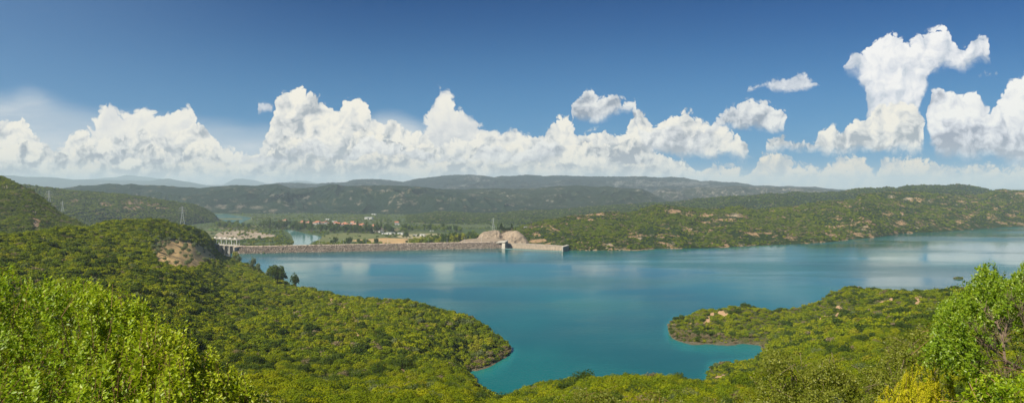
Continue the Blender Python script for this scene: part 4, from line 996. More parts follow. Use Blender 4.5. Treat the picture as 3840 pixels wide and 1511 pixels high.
# round and tall valley trees
vt = {
 'dark': tree_proto('tree', 'valley', 13, 5.2, 3, 'round', '', 'tree', LM['pine'], 341, n=200, leaf=.34),
 'mid': tree_proto('tree', 'valley', 12, 5.5, 3, 'round', '', 'tree', LM['mid'], 342, n=200, leaf=.34),
 'light': tree_proto('tree', 'valley', 10, 5.0, 2, 'round', '', 'tree', LM['yellow'], 343, n=200, leaf=.34),
 'tall': tree_proto('tree', 'valley', 17, 3.2, 3, 'loose', '', 'tree', LM['dark'], 344, n=200, leaf=.34)}
def valley_pt(x, y, z=VALLEY_Z):
    D = (H - z) * FOC / ((y - 468) * K); return float(sx(x)) * D, D
def ground_z(X_, D): return float(ground_za(np.float64(X_), np.float64(D)))
def grove(poly, n, kinds, hs, label, group, seed, mind=6):
    r = random.Random(seed); bx = [p[0] for p in poly]; by = [p[1] for p in poly]; done = []; t = 0
    while len(done) < n and t < n * 30:
        t += 1
        x, y = r.uniform(min(bx), max(bx)), r.uniform(min(by), max(by))
        if not inpoly([x], [y], poly)[0]: continue
        X_, D = valley_pt(x, y)
        if any(math.hypot(X_ - a, D - b) < mind for a, b in done): continue
        done.append((X_, D)); k = r.choice(kinds)
        place(vt[k], 'v' + k, (X_, D, ground_z(X_, D)), r.random() * 6.28, r.uniform(*hs), label, group)
grove([(640, 570), (700, 566), (760, 571), (850, 578), (930, 579), (1000, 582), (1000, 586), (920, 587), (850, 586), (760, 582), (690, 576)], 110, ['dark', 'dark', 'dark', 'tall'], (1.0, 1.6), 'dark tree in the belt between the river and the red-roofed village', 'trees in front of the village', 1)
grove([(1010, 576), (1090, 573), (1160, 578), (1165, 584), (1090, 583), (1010, 584)], 42, ['mid', 'dark', 'mid'], (.9, 1.4), 'rounded tree in the grove right of the village', 'trees of the grove right of the village', 2)
grove([(1030, 640), (1060, 622), (1120, 610), (1200, 604), (1205, 640), (1100, 655)], 70, ['light', 'mid', 'light', 'dark'], (1.3, 2.0), 'leafy green tree just behind the right half of the dam', 'trees behind the right half of the dam', 3, 5)
grove([(560, 582), (620, 572), (640, 575), (700, 588), (738, 606), (736, 640), (640, 640), (620, 605), (560, 600)], 55, ['light', 'mid', 'light'], (.45, .85), 'yellow-green tree between the gravel bar and the river', 'trees between gravel bar and river', 4)
grove([(545, 562), (560, 560), (620, 568), (640, 575), (600, 578), (550, 574)], 30, ['mid', 'dark'], (.8, 1.3), 'green tree on the river bend below the left hill', 'trees on the river bend', 5)
grove([(775, 640), (785, 616), (830, 612), (890, 612), (960, 614), (960, 645)], 60, ['mid', 'light', 'dark'], (.6, 1.2), 'green tree just behind the left half of the dam', 'trees behind the left half of the dam', 6)
for key, proto in (('vdark', vt['dark']), ('vtall', vt['tall']), ('vlight', vt['light']), ('vmid', vt['mid'])):
    if not FREE.get(key): bpy.data.objects.remove(proto)
# uncountable groves on the valley floor
src_tree = bpy.data.collections.new('grove_sources')
for i_, (kd_, mm) in enumerate((('a', 'olive'), ('b', 'mid'), ('c', 'pine'), ('d', 'grey'))):
    src_tree.objects.link(bpy.data.objects.new(f'g{i_}', clump_mesh('grove_' + kd_, LM[mm], 60, 6, .45, 500 + i_)))
r = np.random.RandomState(9)
WATERS = [[(539, 534), (562, 533), (583, 538), (640, 545), (634, 552), (620, 566), (600, 568), (580, 562), (545, 550)], [(708, 575), (748, 578), (812, 591), (812, 598), (790, 610), (776, 640), (725, 640), (735, 610)],
          [(536, 590), (551, 581), (618, 578), (698, 590), (690, 598), (655, 598), (585, 605), (536, 602)], [(870, 604), (930, 599), (1000, 597), (1045, 601), (1045, 608), (1000, 612), (880, 610)], [(520, 524), (594, 527), (590, 533), (520, 533)],
          [(800, 592), (880, 583), (965, 588), (975, 597), (900, 608), (800, 614)]]
def valley_scatter(n, dfun, rows, smin, smax, kinds, seed, label):
    r = np.random.RandomState(seed)
    D = 950 + r.rand(n) * 1750; u = r.rand(n) * 1500 + 0
    X_ = sx(u) * D
    if rows: X_ = np.round(X_ / rows) * rows + r.randn(n) * .8; D = np.round(D / rows) * rows + r.randn(n) * .8
    z = ground_za(X_, D); PX, PY = survey(X_, D, z)
    keep = dfun(PX, PY, X_, D, r)
    for wi_, wp in enumerate(WATERS): keep &= ~(inpoly(PX, PY, wp) & (r.rand(n) < (1.0 if wi_ < 2 else .88)))
    X_, D, z = X_[keep], D[keep], z[keep]; m = len(X_)
    return gn_scatter('valley_groves', np.stack([X_, D, z - .3], -1), smin + r.rand(m) * (smax - smin), r.choice(kinds, m), r.rand(m) * 6.28, src_tree, label)
valley_scatter(26000, lambda a, b, X_, D, r: (vnoise(X_ / 120, D / 60, 7) > .38) & (b < 576), 9, 2.0, 3.4, [0, 0, 3, 0, 1], 21, 'grey-green olive groves across the valley floor')
valley_scatter(9000, lambda a, b, X_, D, r: (vnoise(X_ / 90, D / 40, 17) > .60), 0, 2.5, 5.5, [1, 2, 2, 1], 22, 'green hedges and copses across the valley floor')
valley_scatter(22000, lambda a, b, X_, D, r: (a > 530) & (a < 980) & (b > 540) & (b < 640) & (vnoise(X_ / 40, D / 40, 27) > .42), 0, 2.0, 4.5, [1, 2, 1], 23, 'riverside thickets along the bending river')
# ================================================================== dam
M_CONC = plain('weathered_concrete', (.38, .35, .30), .85, .15, .3); M_CONC_D = plain('shade_and_roof_concrete', (.20, .19, .18), .9, .2, .3)  # second concrete: dark tone for shaded wall faces, and for the hut roof
M_CREST = plain('crest_gravel', (.42, .34, .26), .95, .12, .2); M_STEEL = plain('painted_steel', (.52, .55, .54), .5, .08, 1.0, .4)
M_GATE = plain('gate_steel', (.13, .14, .14), .55, .15, .6, .4); M_WHITE = plain('white_paint', (.56, .55, .51), .6, .06, 1.0)
M_TEAL = plain('boom_paint', (.13, .23, .22), .5, .1, 1.0, .4); M_DARK = plain('dark_metal', (.06, .065, .06), .6, .1, 2.0, .4)
m_rip, nt_, b_, _ = new_mat('riprap_stone')
p = geopos(nt_)
vc = voro(nt_, p, 1.05, 0, .5, '3D', 1); vr, vg, vb = sep(nt_, vc); vd = voro(nt_, p, 1.05, 0, .5, '3D', 0)
n_ = noise(nt_, p, .05, 3, .5)
rc = ramp(nt_, vr, [(0, (.10, .078, .062)), (.35, (.20, .16, .13)), (.7, (.34, .275, .225)), (1, (.50, .44, .37))])
rc = mixc(nt_, vd.step(.45, .75) * .7, rc, (.05, .04, .033))
rc = mixc(nt_, n_.step(.6, .75) * .4, rc, (.12, .13, .05))
setc(nt_, b_, rc); bump(nt_, b_, vd * -1.0, .8, 1.0)
W0 = Vector((-374.0, 802.0, 0)); W1 = Vector((-12.0, 874.0, 0)); DL = (W1 - W0).length; DD = (W1 - W0).normalized(); DN = Vector((-DD.y, DD.x, 0))
CRZ = 8.0; CRO = 15.0; CRW = 8.0
dam = empty('dam', W0, 0, 'long rockfill dam with a flat gravel crest across the valley end of the lake', 'dam')
dam.rotation_euler = (0, 0, math.atan2(DD.y, DD.x))
na_, nb_ = 260, 14
s_ = np.linspace(0, DL, na_)[None, :] * np.ones((nb_, 1)); t_ = np.linspace(0, 1, nb_)[:, None] * np.ones((1, na_))
yy = -6 + (CRO + 6) * t_; zz = -3.2 + (CRZ + 3.2) * t_ + (vnoise(s_ / 1.6, yy / 1.6, 3) - .5) * .9 * (t_ < .96)
mesh_np('rock_face', np.stack([s_, yy, zz], -1).reshape(-1, 3), grid_quads(nb_, na_), mat=m_rip, parent=dam)
b = MB(); b.box((DL / 2, CRO + CRW / 2 + .4, CRZ - .4), (DL, CRW + 1.6, .9)); b.build('crest_road', M_CREST, dam)
b = MB(); b.hexa([(0, 0, -26), (DL, 0, -26), (DL, CRO + CRW + 60, -26), (0, CRO + CRW + 60, -26)], [(0, CRO + .6, CRZ - 1), (DL, CRO + .6, CRZ - 1), (DL, CRO + CRW, CRZ - 1), (0, CRO + CRW, CRZ - 1)]); b.build('embankment', m_rip, dam)
# loose boulders on the face: one mass
r = np.random.RandomState(8); nr_ = 9500
s_ = r.rand(nr_) * DL; t_ = r.rand(nr_); t_[:1500] = r.rand(1500) * .32
yy = -6 + (CRO + 6) * t_; zz = -3.2 + (CRZ + 3.2) * t_
cube = np.array([(-1, -1, -1), (1, -1, -1), (1, 1, -1), (-1, 1, -1), (-1, -1, 1), (1, -1, 1), (1, 1, 1), (-1, 1, 1)], float)
siz = (.22 + r.rand(nr_) ** 2 * .45)[:, None, None]
Vb = cube[None] * siz * (.7 + .6 * r.rand(nr_, 8, 1)) * (.7 + .6 * r.rand(nr_, 1, 3))
Vb += np.stack([s_, yy, zz + .2], -1)[:, None, :]
fq = np.array([(3, 2, 1, 0), (4, 5, 6, 7), (0, 1, 5, 4), (1, 2, 6, 5), (2, 3, 7, 6), (3, 0, 4, 7)])
Q = (fq[None] + (np.arange(nr_) * 8)[:, None, None]).reshape(-1, 4)
ro = mesh_np('riprap', Vb.reshape(-1, 3), Q, mat=m_rip, parent=dam); ro['kind'] = 'stuff'
# shrubs on the dam face
for k_, (a_, t__, s2) in enumerate([(40, .25, 1.9), (47, .12, 1.2), (85, .8, 1.0), (118, .85, 1.0), (216, .55, 1.3), (300, .5, .9), (420, .6, 1.0), (342, .3, .9)]):
    if a_ > DL: continue
    o = bpy.data.objects.new('shrub', SHRUBS[(1, k_ % 2)][0]); C.objects.link(o)
    wp = W0 + DD * a_ + DN * (-6 + (CRO + 6) * t__); o.location = (wp.x, wp.y, -3.2 + (CRZ + 3.2) * t__ + .2); o.scale = (s2,) * 3
    tag(o, ['low green shrub on the dam rocks near the spillway end', 'smaller shrub at the waterline below the first dam shrub', 'shrub high on the dam face left of the river reach', 'shrub near the dam crest below the river reach', 'dark shrub midway along the upper dam face', 'small shrub on the right half of the dam face', 'shrub near the right end of the dam rocks', 'small low shrub on the dam rocks right of centre'][k_], 'shrub', 'shrubs on the dam face')
# street lamps along the crest
ORD = ['first', 'second', 'third', 'fourth', 'fifth', 'sixth', 'seventh', 'eighth', 'ninth', 'tenth', 'eleventh']
lamp = empty('street_lamp', (0, 0, 0), 0, '', 'street lamp', 'street lamps along the dam crest')
b = MB(); b.bar((0, 0, 0), (0, 0, 7.4), .13, .08, 8); b.bar((0, 0, 0), (0, 0, .5), .22, .2, 8); b.build('pole', M_STEEL, lamp)
b = MB(); b.bar((0, 0, 7.35), (.35, 0, 7.75), .06, .06, 6); b.bar((.35, 0, 7.75), (1.3, 0, 7.85), .06, .05, 6); b.build('arm', M_STEEL, lamp)
b = MB(); b.box((1.55, 0, 7.82), (.9, .34, .2), 0, .6); b.build('lamp_head', M_WHITE, lamp)
for i_, xl in enumerate([677, 740, 803.5, 864, 921, 975.5, 1028, 1077, 1124.5, 1169, 1211]):
    # intersection of the survey column with the crest line
    q = float(sx(xl)); o0 = W0 + DN * (CRO + 1.2)
    tt = (o0.x - q * o0.y) / (q * DD.y - DD.x); pp = o0 + DD * tt
    place(lamp, 'lamp', (pp.x, pp.y, CRZ + .05), math.radians(100), 1, f'{ORD[i_]} street lamp on the dam crest counted from the spillway gates', 'street lamps along the dam crest')

# ================================================================== spillway gates
G0 = Vector((-378.0, 828.0, 0)); G1 = Vector((-424.0, 850.0, 0)); GL = (G1 - G0).length; GD = (G1 - G0).normalized()
gate = empty('spillway_gates', G0, math.atan2(GD.y, GD.x), 'concrete spillway with dark radial gates and a steel hoist frame above', 'spillway')
NB = 5; bw = GL / NB
b = MB()
for i_ in range(NB + 1):
    o = MB().box((i_ * bw, 0, 0.4), (1.5, 12, 15), 0).build('pier', M_CONC, gate)
for i_ in range(NB):
    g_ = MB()
    n_ = 7
    for k_ in range(n_):
        a0 = -.5 + k_ / n_ * 1.0; a1 = -.5 + (k_ + 1) / n_ * 1.0
        y0 = 7 - math.cos(a0) * 9 + 4; y1 = 7 - math.cos(a1) * 9 + 4; z0 = 2 + math.sin(a0) * 10; z1 = 2 + math.sin(a1) * 10
        x0 = i_ * bw + .78; x1 = (i_ + 1) * bw - .78
        g_.hexa([(x0, y0, z0), (x1, y0, z0), (x1, y0 + .3, z0), (x0, y0 + .3, z0)], [(x0, y1, z1), (x1, y1, z1), (x1, y1 + .3, z1), (x0, y1 + .3, z1)])
    go_ = g_.build('radial_gate', M_GATE, gate)
    rb = MB()
    for k_ in (1, 2, 3):
        xx = i_ * bw + .78 + k_ * (bw - 1.56) / 4; rb.box((xx, 1.85, 1.4), (.3, .3, 10))
    rb.build('rib', M_STEEL, go_)
MB().box((GL / 2, 0, 8.35), (GL + 4, 9, .9)).build('deck', M_CONC, gate)
rl = MB()
for s__ in (-4.3, 4.3):
    rl.bar((-2, s__, 9.9), (GL + 2, s__, 9.9), .06); rl.bar((-2, s__, 9.35), (GL + 2, s__, 9.35), .05)
    for k_ in range(23): rl.bar((-2 + k_ * (GL + 4) / 22, s__, 8.8), (-2 + k_ * (GL + 4) / 22, s__, 9.9), .05)
rl.build('railing', M_STEEL, gate)
for i_ in range(NB + 1):
    c_ = MB()
    for s__ in (-2.2, 2.2): c_.box((i_ * bw, s__, 12.6), (.7, .6, 7.8))
    c_.box((i_ * bw, 0, 16.2), (.6, 4.4, .6)); c_.bar((i_ * bw, -2.2, 9), (i_ * bw, 2.2, 16), .12)
    c_.build('hoist_column', M_STEEL, gate)
MB().box((GL / 2, 0, 16.75), (GL + 3, 5.6, .6)).build('hoist_platform', M_CONC, gate)
for i_ in range(NB):
    h_ = MB(); cxx = (i_ + .5) * bw
    h_.bar((cxx - 2.4, 0, 17.8), (cxx + 2.4, 0, 17.8), .75, .75, 12); h_.box((cxx, 0, 17.4), (1.4, 2.2, 1.2)); h_.bar((cxx - 2.2, -.6, 17), (cxx - 2.2, -.6, 9), .07); h_.bar((cxx + 2.2, -.6, 17), (cxx + 2.2, -.6, 9), .07)
    h_.build('hoist_winch', M_WHITE, gate)
rl = MB()
for s__ in (-2.7, 2.7):
    rl.bar((-1, s__, 18.1), (GL + 1, s__, 18.1), .05)
    for k_ in range(15): rl.bar((-1 + k_ * (GL + 2) / 14, s__, 17), (-1 + k_ * (GL + 2) / 14, s__, 18.1), .045)
rl.build('railing', M_STEEL, gate)
# abutment between gates and rockfill
ab = empty('dam_abutment', (0, 0, 0), 0, 'pale concrete abutment wall between spillway gates and rockfill', 'abutment wall')
MB().prism([(-377, 812), (-373, 806), (-370, 818), (-371, 836), (-377, 838)], -4, 8.0).build('wall', M_CONC, ab)
MB().prism([(-377.4, 811.4), (-372.6, 805.2), (-369.2, 818), (-370.4, 836.4), (-377.4, 838.6)], 8.0, 8.5).build('coping', M_CREST, ab)

# ================================================================== right end: cut rock, berm, intake, channel wall
m_cut, nt_, b_, _ = new_mat('cut_rock')
p = geopos(nt_); px_, py_, pz_ = sep(nt_, p)
n1 = noise(nt_, p, .09, 6, .75); n2 = noise(nt_, combine(nt_, px_ * 1.2, py_ * .9, pz_ * .25), .35, 5, .75)
c_ = mixc(nt_, n1.step(.35, .65), (.33, .255, .18), (.20, .16, .115)); c_ = mixc(nt_, n2.step(.46, .62) * .8, c_, (.16, .13, .105))
setc(nt_, b_, c_); bump(nt_, b_, n2 + n1, .8, 1.0)
crest_hill('rock_cut', [(1190, 604), (1202, 598), (1207, 590), (1216, 583), (1228, 581), (1239, 579.5), (1248, 578), (1256, 579), (1262, 586), (1270, 588), (1278, 585), (1286, 581), (1296, 580.5), (1307, 583), (1317, 590), (1325, 600), (1333, 613)],
           [(1190, 985), (1260, 1010), (1333, 925)], [(1190, 930), (1262, 915), (1279, 886), (1333, 876)], [(1190, 5), (1262, 4), (1279, .3), (1333, 2)], back=1.09, backz=-12, ncol=220, nrow=60, gully=.8, glen=20, seed=61, mat=m_cut, power=.75, rough=1.5)
CUT = len(HILLS) - 1
crest_hill('gravel_berm', [(1128, 613), (1146, 611), (1156, 607), (1166, 601.5), (1185, 599.5), (1204, 598.5), (1240, 599), (1262, 600), (1276, 604)],
           928, [(1128, 888), (1276, 894)], 6.4, back=1.05, backz=-14, ncol=160, nrow=24, gully=.06, glen=20, seed=63, mat=m_cut, power=.8, rough=.12)
for i_, (cx_, cy_, hh) in enumerate(CYP):
    hx, hd, hz_ = hill_point(CUT, np.array([min(cx_, 1318)]), np.array([.97]))
    D = float(hd[0]) + (2 if cy_ > 582 else 14)
    yb_ = min(cy_, float(np.interp(cx_, [1239, 1250, 1256, 1262, 1276, 1286, 1307, 1318], [580, 579, 578, 582, 585, 583, 584, 590])) + 1)
    place(cy, 'cyp', (float(sx(cx_)) * D, D, float(zy(D, yb_)) - .5), i_ * 1.3, hh / 9.0 * 1.35, ('slender dark cypress in the row above the cut rock face' if cx_ > 1256 else 'short dark cypress standing apart at the left of the cypress row'), 'cypresses above the rock cut')
tw = empty('intake_tower', (0, 0, 0), 0, 'concrete intake pier with a projecting deck at the right end of the dam', 'intake tower')
Bq = lambda x, D: (float(sx(x)) * D, D)
MB().hexa([(*Bq(1261, 872), -3), (*Bq(1270.5, 868), -3), (*Bq(1270.5, 884), -3), (*Bq(1261, 886), -3)], [(*Bq(1263, 874), 7.5), (*Bq(1270.5, 870), 7.5), (*Bq(1270.5, 884), 7.5), (*Bq(1262, 886), 7.5)]).build('pier', M_CONC, tw)
MB().hexa([(*Bq(1270.6, 871), -3), (*Bq(1279, 878), -3), (*Bq(1279, 894), -3), (*Bq(1270.6, 886), -3)], [(*Bq(1270.6, 871), 10.4), (*Bq(1277, 878), 10.8), (*Bq(1277, 894), 10.8), (*Bq(1270.6, 886), 10.4)]).build('side_wall', M_CONC_D, tw)  # shade of the side and opening put into the darker concrete colour
MB().hexa([(*Bq(1248, 884), 6.7), (*Bq(1271, 868), 8.9), (*Bq(1278, 876), 10.6), (*Bq(1254, 897), 7.6)], [(*Bq(1248, 884), 7.5), (*Bq(1271, 868), 9.8), (*Bq(1278, 876), 11.5), (*Bq(1254, 897), 8.4)]).build('deck', M_TEAL if False else M_CONC, tw)
b = MB(); b.bar((*Bq(1248, 884), 8.5), (*Bq(1271, 868), 10.8), .06); b.bar((*Bq(1271, 868), 10.8), (*Bq(1278, 876), 12.5), .06)
for k_ in range(9):
    f_ = k_ / 8; b.bar((*Bq(1248 + 23 * f_, 884 - 16 * f_), 7.5 + 2.3 * f_), (*Bq(1248 + 23 * f_, 884 - 16 * f_), 8.5 + 2.3 * f_), .05)
b.build('railing', M_STEEL, tw)
ch = empty('channel_wall', (0, 0, 0), 0, 'long sloping concrete revetment along the water right of the intake', 'retaining wall')
m_rev, nt_, b_, _ = new_mat('revetment'); p = geopos(nt_); px_, py_, pz_ = sep(nt_, p)
n1 = noise(nt_, combine(nt_, px_ * 1.0, py_ * .2, pz_ * .15), .5, 4, .6); setc(nt_, b_, mixc(nt_, n1.step(.3, .7), (.30, .245, .185), (.19, .16, .12)))
nn_ = 60; fx_ = np.linspace(0, 1, nn_)
bx_ = 1276 + (1417 - 1276) * fx_; bD = 880 + (840 - 880) * fx_; tD = bD + 13 + 4 * np.sin(fx_ * 3); tz = np.interp(fx_, [0, .35, 1], [4.8, 5.6, 5.2])
Vv = np.concatenate([np.stack([sx(bx_) * bD, bD, np.full(nn_, -1.5)], -1), np.stack([sx(bx_ ) * (bD + 2), bD + 2, np.full(nn_, .5)], -1), np.stack([sx(bx_) * tD, tD, tz], -1), np.stack([sx(bx_) * (tD + 6), tD + 6, tz + .3], -1)])
mesh_np('slab', Vv, grid_quads(4, nn_), mat=m_rev, parent=ch)
b = MB()
for i_ in range(nn_ - 1): b.bar((sx(bx_[i_]) * tD[i_], tD[i_], tz[i_] + .25), (sx(bx_[i_ + 1]) * tD[i_ + 1], tD[i_ + 1], tz[i_ + 1] + .25), .3)
b.build('coping', M_CONC, ch)
wg = empty('wing_wall', (0, 0, 0), 0, 'wedge of shade-coloured concrete wing wall standing in the water at the end of the revetment', 'wing wall')
MB().prism([Bq(1417, 829), Bq(1431, 852), Bq(1426, 858), Bq(1413.6, 838)], -2, 6.4).build('wall', M_CONC_D, wg)  # same concrete, coloured dark for the face turned from the sun
MB().prism([Bq(1416.6, 828), Bq(1432, 853), Bq(1426, 859), Bq(1413.2, 838)], 6.4, 6.8).build('coping', M_CONC, wg)
MB().prism([Bq(1413.0, 837.6), Bq(1416.9, 828.6), Bq(1416.2, 828.2), Bq(1412.6, 836.6)], -2, 6.4).build('lit_end_face', M_CONC, wg)  # thin paler slab, colours the narrow face as sunlit
bo = empty('floating_boom', (0, 0, 0), 0, 'teal floating boom with short posts closing off the spillway channel', 'floating boom')
b = MB(); pts = []
for i_ in range(61):
    f_ = i_ / 60; D = 868 + (830 - 868) * f_ - 3 * math.sin(f_ * 3.1); pts.append((float(sx(1271 + 143 * f_)) * D, D))
for p0, p1 in zip(pts[:-1], pts[1:]): b.bar((*p0, .25), (*p1, .25), .38, .38, 6)
b.build('pipe', M_TEAL, bo)
for i_ in range(2, 60, 3):
    b = MB(); b.bar((*pts[i_], .2), (*pts[i_], 2.3), .24, .18, 5); b.bar((pts[i_][0] - .9, pts[i_][1], 1.5), (pts[i_][0] + .9, pts[i_][1], 1.5), .2, .2, 5); b.build('post', M_DARK, bo)
# stone hut on the hillside
hu = empty('hut', (0, 0, 0), 0, 'small pale hut with a flat roof on the orange hillside', 'hut')
X_, Dh, Zh = [float(a[0]) for a in hill_point(RANGE1, np.array([1322.0]), np.array([.78]))]
hu.location = (X_, Dh, Zh - .3)
MB().box((0, 0, 1.8), (6, 4, 3.6)).build('wall', M_WHITE, hu); MB().box((0, 0, 3.75), (7, 5, .35)).build('roof', M_CONC_D, hu); MB().box((.8, -2.03, 1.3), (1.4, .1, 2.2)).build('door', M_DARK, hu)

# ================================================================== pylons
def pylon(label, x, D, ztop, zbase, group='lattice pylons of the power line', arms=3):
    h = ztop - zbase; X_ = float(sx(x)) * D
    t = empty('pylon', (X_, D, zbase), .35, label, 'pylon', group)
    b = MB(); w0 = h * .105; w1 = h * .022; th = .12 if D > 900 else .11
    lv = [0, .18, .34, .48, .6, .7, .78, .85, .92, 1]
    wd = lambda f: w0 + (w1 - w0) * min(1, f / .72)
    for sx_, sy_ in ((1, 1), (1, -1), (-1, 1), (-1, -1)):
        for f0, f1 in zip(lv[:-1], lv[1:]): b.bar((sx_ * wd(f0), sy_ * wd(f0), h * f0), (sx_ * wd(f1), sy_ * wd(f1), h * f1), th, th, 4)
    for f0, f1 in zip(lv[:-1], lv[1:]):
        a0, a1 = wd(f0), wd(f1)
        for q in (((-1, -1), (1, -1)), ((1, -1), (1, 1)), ((1, 1), (-1, 1)), ((-1, 1), (-1, -1))):
            b.bar((q[0][0] * a0, q[0][1] * a0, h * f0), (q[1][0] * a1, q[1][1] * a1, h * f1), th * .6, th * .6, 3)
            b.bar((q[1][0] * a0, q[1][1] * a0, h * f0), (q[0][0] * a1, q[0][1] * a1, h * f1), th * .6, th * .6, 3)
    b.build('lattice_mast', M_STEEL, t)
    for f, wdt in ((.70, .15), (.81, .19), (.92, .13))[:arms]:
        b = MB(); z = h * f
        for s in (1, -1):
            b.bar((0, 0, z), (s * h * wdt, 0, z), th * .9, th * .6); b.bar((0, 0, z + h * .035), (s * h * wdt, 0, z), th * .7, th * .5)
            b.bar((s * h * wdt, 0, z), (s * h * wdt, 0, z - h * .04), .12, .12, 4)
        b.build('cross_arm', M_STEEL, t)
    return t
pylon('tall lattice pylon behind the green knoll left of the spillway', 459, 900, float(zy(900, 518)), float(zy(900, 570)))
pylon('lattice pylon behind the cypresses above the dam end', 1241, 1480, float(zy(1480, 547)), float(zy(1480, 577)))
pylon('grey lattice pylon high on the slope of the steep left hill', 124, 1000, float(zy(1000, 478)), float(zy(1000, 530)))
pylon('faint distant pylon to the right of the steep left hill', 157.5, 1450, float(zy(1450, 505)), float(zy(1450, 531)))
pylon('short pylon half hidden at the edge of the steep left hill', 117, 1150, float(zy(1150, 506)), float(zy(1150, 530)))
for xx, lab in ((2185 - 0, ''),): pass
for xx, y0, y1, lab in ((1881, 535, 0, 0),): pass
for xt, yt, yb, lab in ((1884.5, 501, 511, 'tiny pylon standing out on the second ridge at right'), (1823.8, 516, 524, 'smallest pylon on the shoulder of the second ridge')):
    D = 2050; pylon(lab, xt, D, float(zy(D, yt)), float(zy(D, yb + 2)))

# ================================================================== village
ROOFS = [plain('roof_tile_orange', (.40, .15, .085), .9, .25, .6), plain('roof_tile_red', (.34, .13, .085), .9, .25, .6), plain('roof_tile_pale', (.42, .23, .15), .9, .2, .6)]
WALLS = [M_WHITE, plain('cream_wall', (.62, .52, .38), .85, .08, .5), plain('grey_wall', (.50, .47, .42), .85, .1, .5)]
M_WIN = plain('window_dark', (.05, .06, .07), .3, .1, 1, .5); M_DOOR = plain('door_wood', (.16, .09, .05), .7, .2, 1)
def house_proto(kind, L_, W_, Hh, rf, wl, hip, label, cat='house'):
    t = empty('house', (0, 0, 0), 0, label, cat, 'houses of the village')
    wb = MB(); wb.box((0, 0, Hh / 2 - .5), (L_, W_, Hh + 1))
    if not hip: wb.add([(-L_ / 2, -W_ / 2, Hh), (-L_ / 2, W_ / 2, Hh), (-L_ / 2, 0, Hh + W_ * .27), (L_ / 2, -W_ / 2, Hh), (L_ / 2, W_ / 2, Hh), (L_ / 2, 0, Hh + W_ * .27)], [(0, 1, 2), (3, 5, 4)])
    wb.build('wall', wl, t)
    e = .6; r = MB(); rh = W_ * .30; hx = (L_ / 2 + e - (W_ / 2 if hip else 0))
    r.add([(-L_ / 2 - e, -W_ / 2 - e, Hh), (L_ / 2 + e, -W_ / 2 - e, Hh), (L_ / 2 + e, W_ / 2 + e, Hh), (-L_ / 2 - e, W_ / 2 + e, Hh), (-hx, 0, Hh + rh), (hx, 0, Hh + rh), (-L_ / 2 - e, -W_ / 2 - e, Hh - .22), (L_ / 2 + e, -W_ / 2 - e, Hh - .22), (L_ / 2 + e, W_ / 2 + e, Hh - .22), (-L_ / 2 - e, W_ / 2 + e, Hh - .22)],
          [(0, 1, 5, 4), (1, 2, 5), (2, 3, 4, 5), (3, 0, 4), (6, 7, 1, 0), (7, 8, 2, 1), (8, 9, 3, 2), (9, 6, 0, 3), (9, 8, 7, 6)])
    ro = r.build('roof', rf, t)
    MB().box((L_ * .22, W_ * .15, Hh + rh * .9), (.7, .7, 1.8)).build('chimney', wl, ro)
    for fl in range(1 if Hh < 4.5 else 2):
        for k in (-.32, 0, .32):
            if fl == 0 and k == 0: continue
            MB().box((L_ * k, -W_ / 2 - .02, 1.6 + fl * 2.9), (1.3, .1, 1.2)).build('window', M_WIN, t)
    MB().box((0, -W_ / 2 - .02, 1.1), (1.1, .12, 2.2)).build('door', M_DOOR, t)
    return t
HP = [house_proto(0, 12, 9, 3.4, ROOFS[0], WALLS[0], True, ''), house_proto(1, 11, 9, 6.2, ROOFS[1], WALLS[1], True, ''), house_proto(2, 14, 8, 3.6, ROOFS[2], WALLS[2], False, ''), house_proto(3, 10, 9, 6.0, ROOFS[0], WALLS[0], False, '')]
DESC = ['low white house with orange hipped roof', 'cream house with red hipped roof', 'long grey house with pale gable roof', 'tall white house with orange gable roof']
zl = [(20, 290), (62, 284), (115, 290), (170, 300), (205, 312), (240, 305), (290, 288), (318, 290), (350, 328), (385, 328), (430, 312), (455, 322), (480, 295), (505, 315), (510, 352), (545, 350), (585, 342), (610, 345), (635, 298), (660, 305), (715, 318), (790, 320), (815, 333), (830, 320), (870, 332), (905, 345), (940, 352), (780, 352), (822, 367), (800, 382), (842, 387), (870, 392), (850, 407), (905, 388), (835, 422), (880, 418), (960, 382), (1030, 357), (1050, 347), (1080, 352), (1165, 407), (1145, 412), (1100, 430), (2085, 372), (2118, 370), (1480, 300)]
HS = [(805 + a * .1302, 523.2 + b * .1302) for a, b in zl] + [(469.6 + .23158 * a, 469.6 + .23158 * b) for a, b in [(1012, 372), (1040, 368), (1075, 372), (1240, 392), (1262, 388), (1285, 390), (1325, 398), (1345, 400), (1370, 395), (1400, 397), (1425, 396), (1445, 390)]]
rr_ = random.Random(12)
for i_, (hx_, hy_) in enumerate(HS):
    X_, D = valley_pt(hx_, hy_ + 2.6); k_ = rr_.choice([0, 0, 1, 2, 3, 3])
    where = 'at the far left end of the village' if hx_ < 730 else 'in the left half of the village' if hx_ < 850 else 'in the middle of the village' if hx_ < 900 else 'in the dense right part of the village' if hx_ < 935 else 'at the right edge of the village' if hx_ < 960 else 'alone among the groves at right'
    place(HP[k_], 'h%d' % k_, (X_, D, ground_z(X_, D) + 1.5), rr_.uniform(-.5, .5) + rr_.choice([0, 0, 1.57]), rr_.uniform(.8, 1.15), f'{DESC[k_]} {where}', 'houses of the village')
sp_ = empty('shed', (0, 0, 0), 0, '', 'shed', 'white sheds among the groves')
MB().box((0, 0, 1.8), (14, 7, 4)).build('wall', M_WHITE, sp_); MB().prism([(-7.4, -3.9), (7.4, -3.9), (7.4, 3.9), (-7.4, 3.9)], 3.8, 4.2).build('roof', plain('pale_sheet_roof', (.48, .50, .50), .5, .06, .4), sp_); MB().box((0, -3.55, 1.5), (3, .1, 3)).build('door', M_DARK, sp_)
